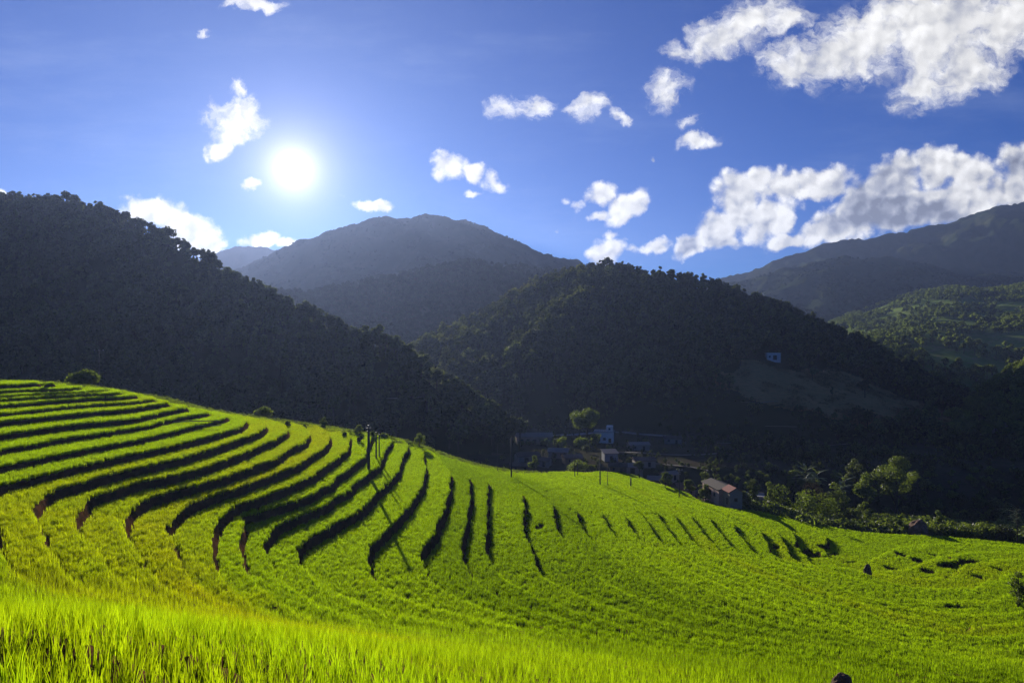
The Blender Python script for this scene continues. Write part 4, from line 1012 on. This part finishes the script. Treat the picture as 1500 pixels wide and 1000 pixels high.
# ------------------------------------------------------------------ poles
def cyl(x, y, z0, z1, r0, r1, s=10): return tube([(x, y, z0), (x, y, (z0 + z1) / 2), (x, y, z1)], [r0, (r0 + r1) / 2, r1], s)
def pole(u, y, vtop, label, r=0.16, arm=0.0, name='utility_pole', rot=0.0):
    x = at(u, y); z = ground_z(x, y); H = (500 - vtop) / F * y - z
    t = thing(name, label, 'pole', (x, y, z), rot, 'poles standing around the rice field')
    part('post', cyl(0, 0, -0.8, H, r, r * 0.68), M['pole_concrete'], t, True)
    if arm:
        part('crossarm', merge(box(-arm, arm, -r - .10, -r * .6, H - 0.55, H - 0.42), box(-arm * .5, arm * .5, -r - .10, -r * .6, H - 1.15, H - 1.04)), M['iron'], t)
        for sx in (-1, 0, 1):
            part('insulator', merge(cyl(sx * arm * .9, -r * .8, H - .42, H - .30, .05, .05, 8), cyl(sx * arm * .9, -r * .8, H - .30, H - .12, .09, .05, 8)), M['ceramic'], t, True)
    part('cap', cyl(0, 0, H, H + 0.06, r * 0.78, r * 0.6), M['iron'], t, True)
    return t
pole(540, 138, 623, 'thick dark pole with a short crossarm rising from the terraces', 0.33, 0.55)
pole(551, 151, 633, 'thin dark pole just right of the thick pole', 0.20)
pole(555.5, 153, 636, 'thinnest dark pole, rightmost of the cluster of three', 0.17)
pole(749, 176, 641, 'tall black pole at the field crest left of the village', 0.22)
pole(729, 190, 650, 'thin faint pole behind the crest left of the tall black pole', 0.08)
pole(842, 212, 657, 'thin black post before the grey green bush', 0.14)
pole(846, 214, 668, 'short thin post just right of the black post', 0.10)
pole(879, 196, 668, 'straight black pole in the narrow far field', 0.20)
pole(890, 200, 680, 'thin short post right of the straight black pole', 0.09)
pole(995, 206, 686, 'grey pole with crossarms at the field edge by the brown house', 0.15, 0.9)
pole(145, 170, 511, 'tall pole with a wide crossarm on the upper left ridge', 0.13, 1.2)
pole(924, 204, 700, 'stubby wooden post left of the small round headed tree', 0.28, name='wooden_post')

# ------------------------------------------------------------------ stones, logs
def rock(name, u, y, w, h, label, m='stone', seed=0, cat='boulder', sink=0.25):
    bm = bmesh.new(); bmesh.ops.create_icosphere(bm, subdivisions=4, radius=1.0)
    co = np.array([v.co for v in bm.verts]); nrm = fbm(co[:, 0] * 1.6 + seed, co[:, 1] * 1.6 + co[:, 2] * 1.3, 4, seed)
    for v, k in zip(bm.verts, nrm):
        v.co *= 1 + 0.28 * k; v.co.x *= w / 2; v.co.y *= w / 2.4; v.co.z *= h / 1.6
    me = bpy.data.meshes.new(name); bm.to_mesh(me); bm.free(); me.materials.append(M[m])
    y = EDGE(u, y); x = at(u, y); o = bpy.data.objects.new(name, me); col.objects.link(o); o.location = (x, y, ground_z(x, y) + h * sink)
    return tag(o, label, cat)
rock('boulder', 1345, 158, 5.2, 4.4, 'large reddish brown boulder at the far field edge', seed=3, sink=0.35)
rock('earth_mound', 1418, 160, 2.4, 2.6, 'small pale earth mound right of the weeds', 'tan_wall', 5, 'mound')
rock('tree_stump', 1271, 140, 1.5, 3.0, 'dark stump like lump standing in the rice', 'timber', 8, 'stump')
rock('field_rock', 1234, 42, 1.3, 1.7, 'brown rock in the rice at the bottom edge', 'stone', 9, 'rock', sink=0.5)
x, y = at(290, 140), 140.0
for i, (du, dv, ln, lab) in enumerate([(0, 0, 9.0, 'long pale pole lying along a terrace edge on the left slope'), (12, -0.6, 6.0, 'shorter pole lying beside the long one on the terrace')]):
    xx_ = at(288 + du, 133 - i * 1.5); yy_ = 133 - i * 1.5; zz = ground_z(xx_, yy_) + 0.75 + .25 * i
    o = link_mesh('bamboo_pole', *tube([(-ln / 2, 0, -.1), (0, .2, .05), (ln / 2, .5, .05)], [.11, .10, .08], 7), M['bamboo'])
    o.location = (xx_, yy_, zz); tag(o, lab, 'pole')

# ------------------------------------------------------------------ haze
def haze(density):
    m, t, o = mat('haze_air')
    v = t.new('ShaderNodeVolumePrincipled')
    v.inputs['Color'].default_value = (0.35, 0.46, 0.80, 1)
    v.inputs['Density'].default_value = density
    v.inputs['Anisotropy'].default_value = 0.5
    t.l.new(v.outputs[0], o.inputs['Volume'])
    x0, x1, y0, y1, z0, z1 = -6500, 6500, -250, 4450, -85, 660
    V = [(x, y, z) for x in (x0, x1) for y in (y0, y1) for z in (z0, z1)]
    Fc = [(0, 1, 3, 2), (4, 6, 7, 5), (0, 4, 5, 1), (2, 3, 7, 6), (0, 2, 6, 4), (1, 5, 7, 3)]
    return link_mesh('haze', V, Fc, m, smooth=False, kind='stuff')
haze(0.8e-4)
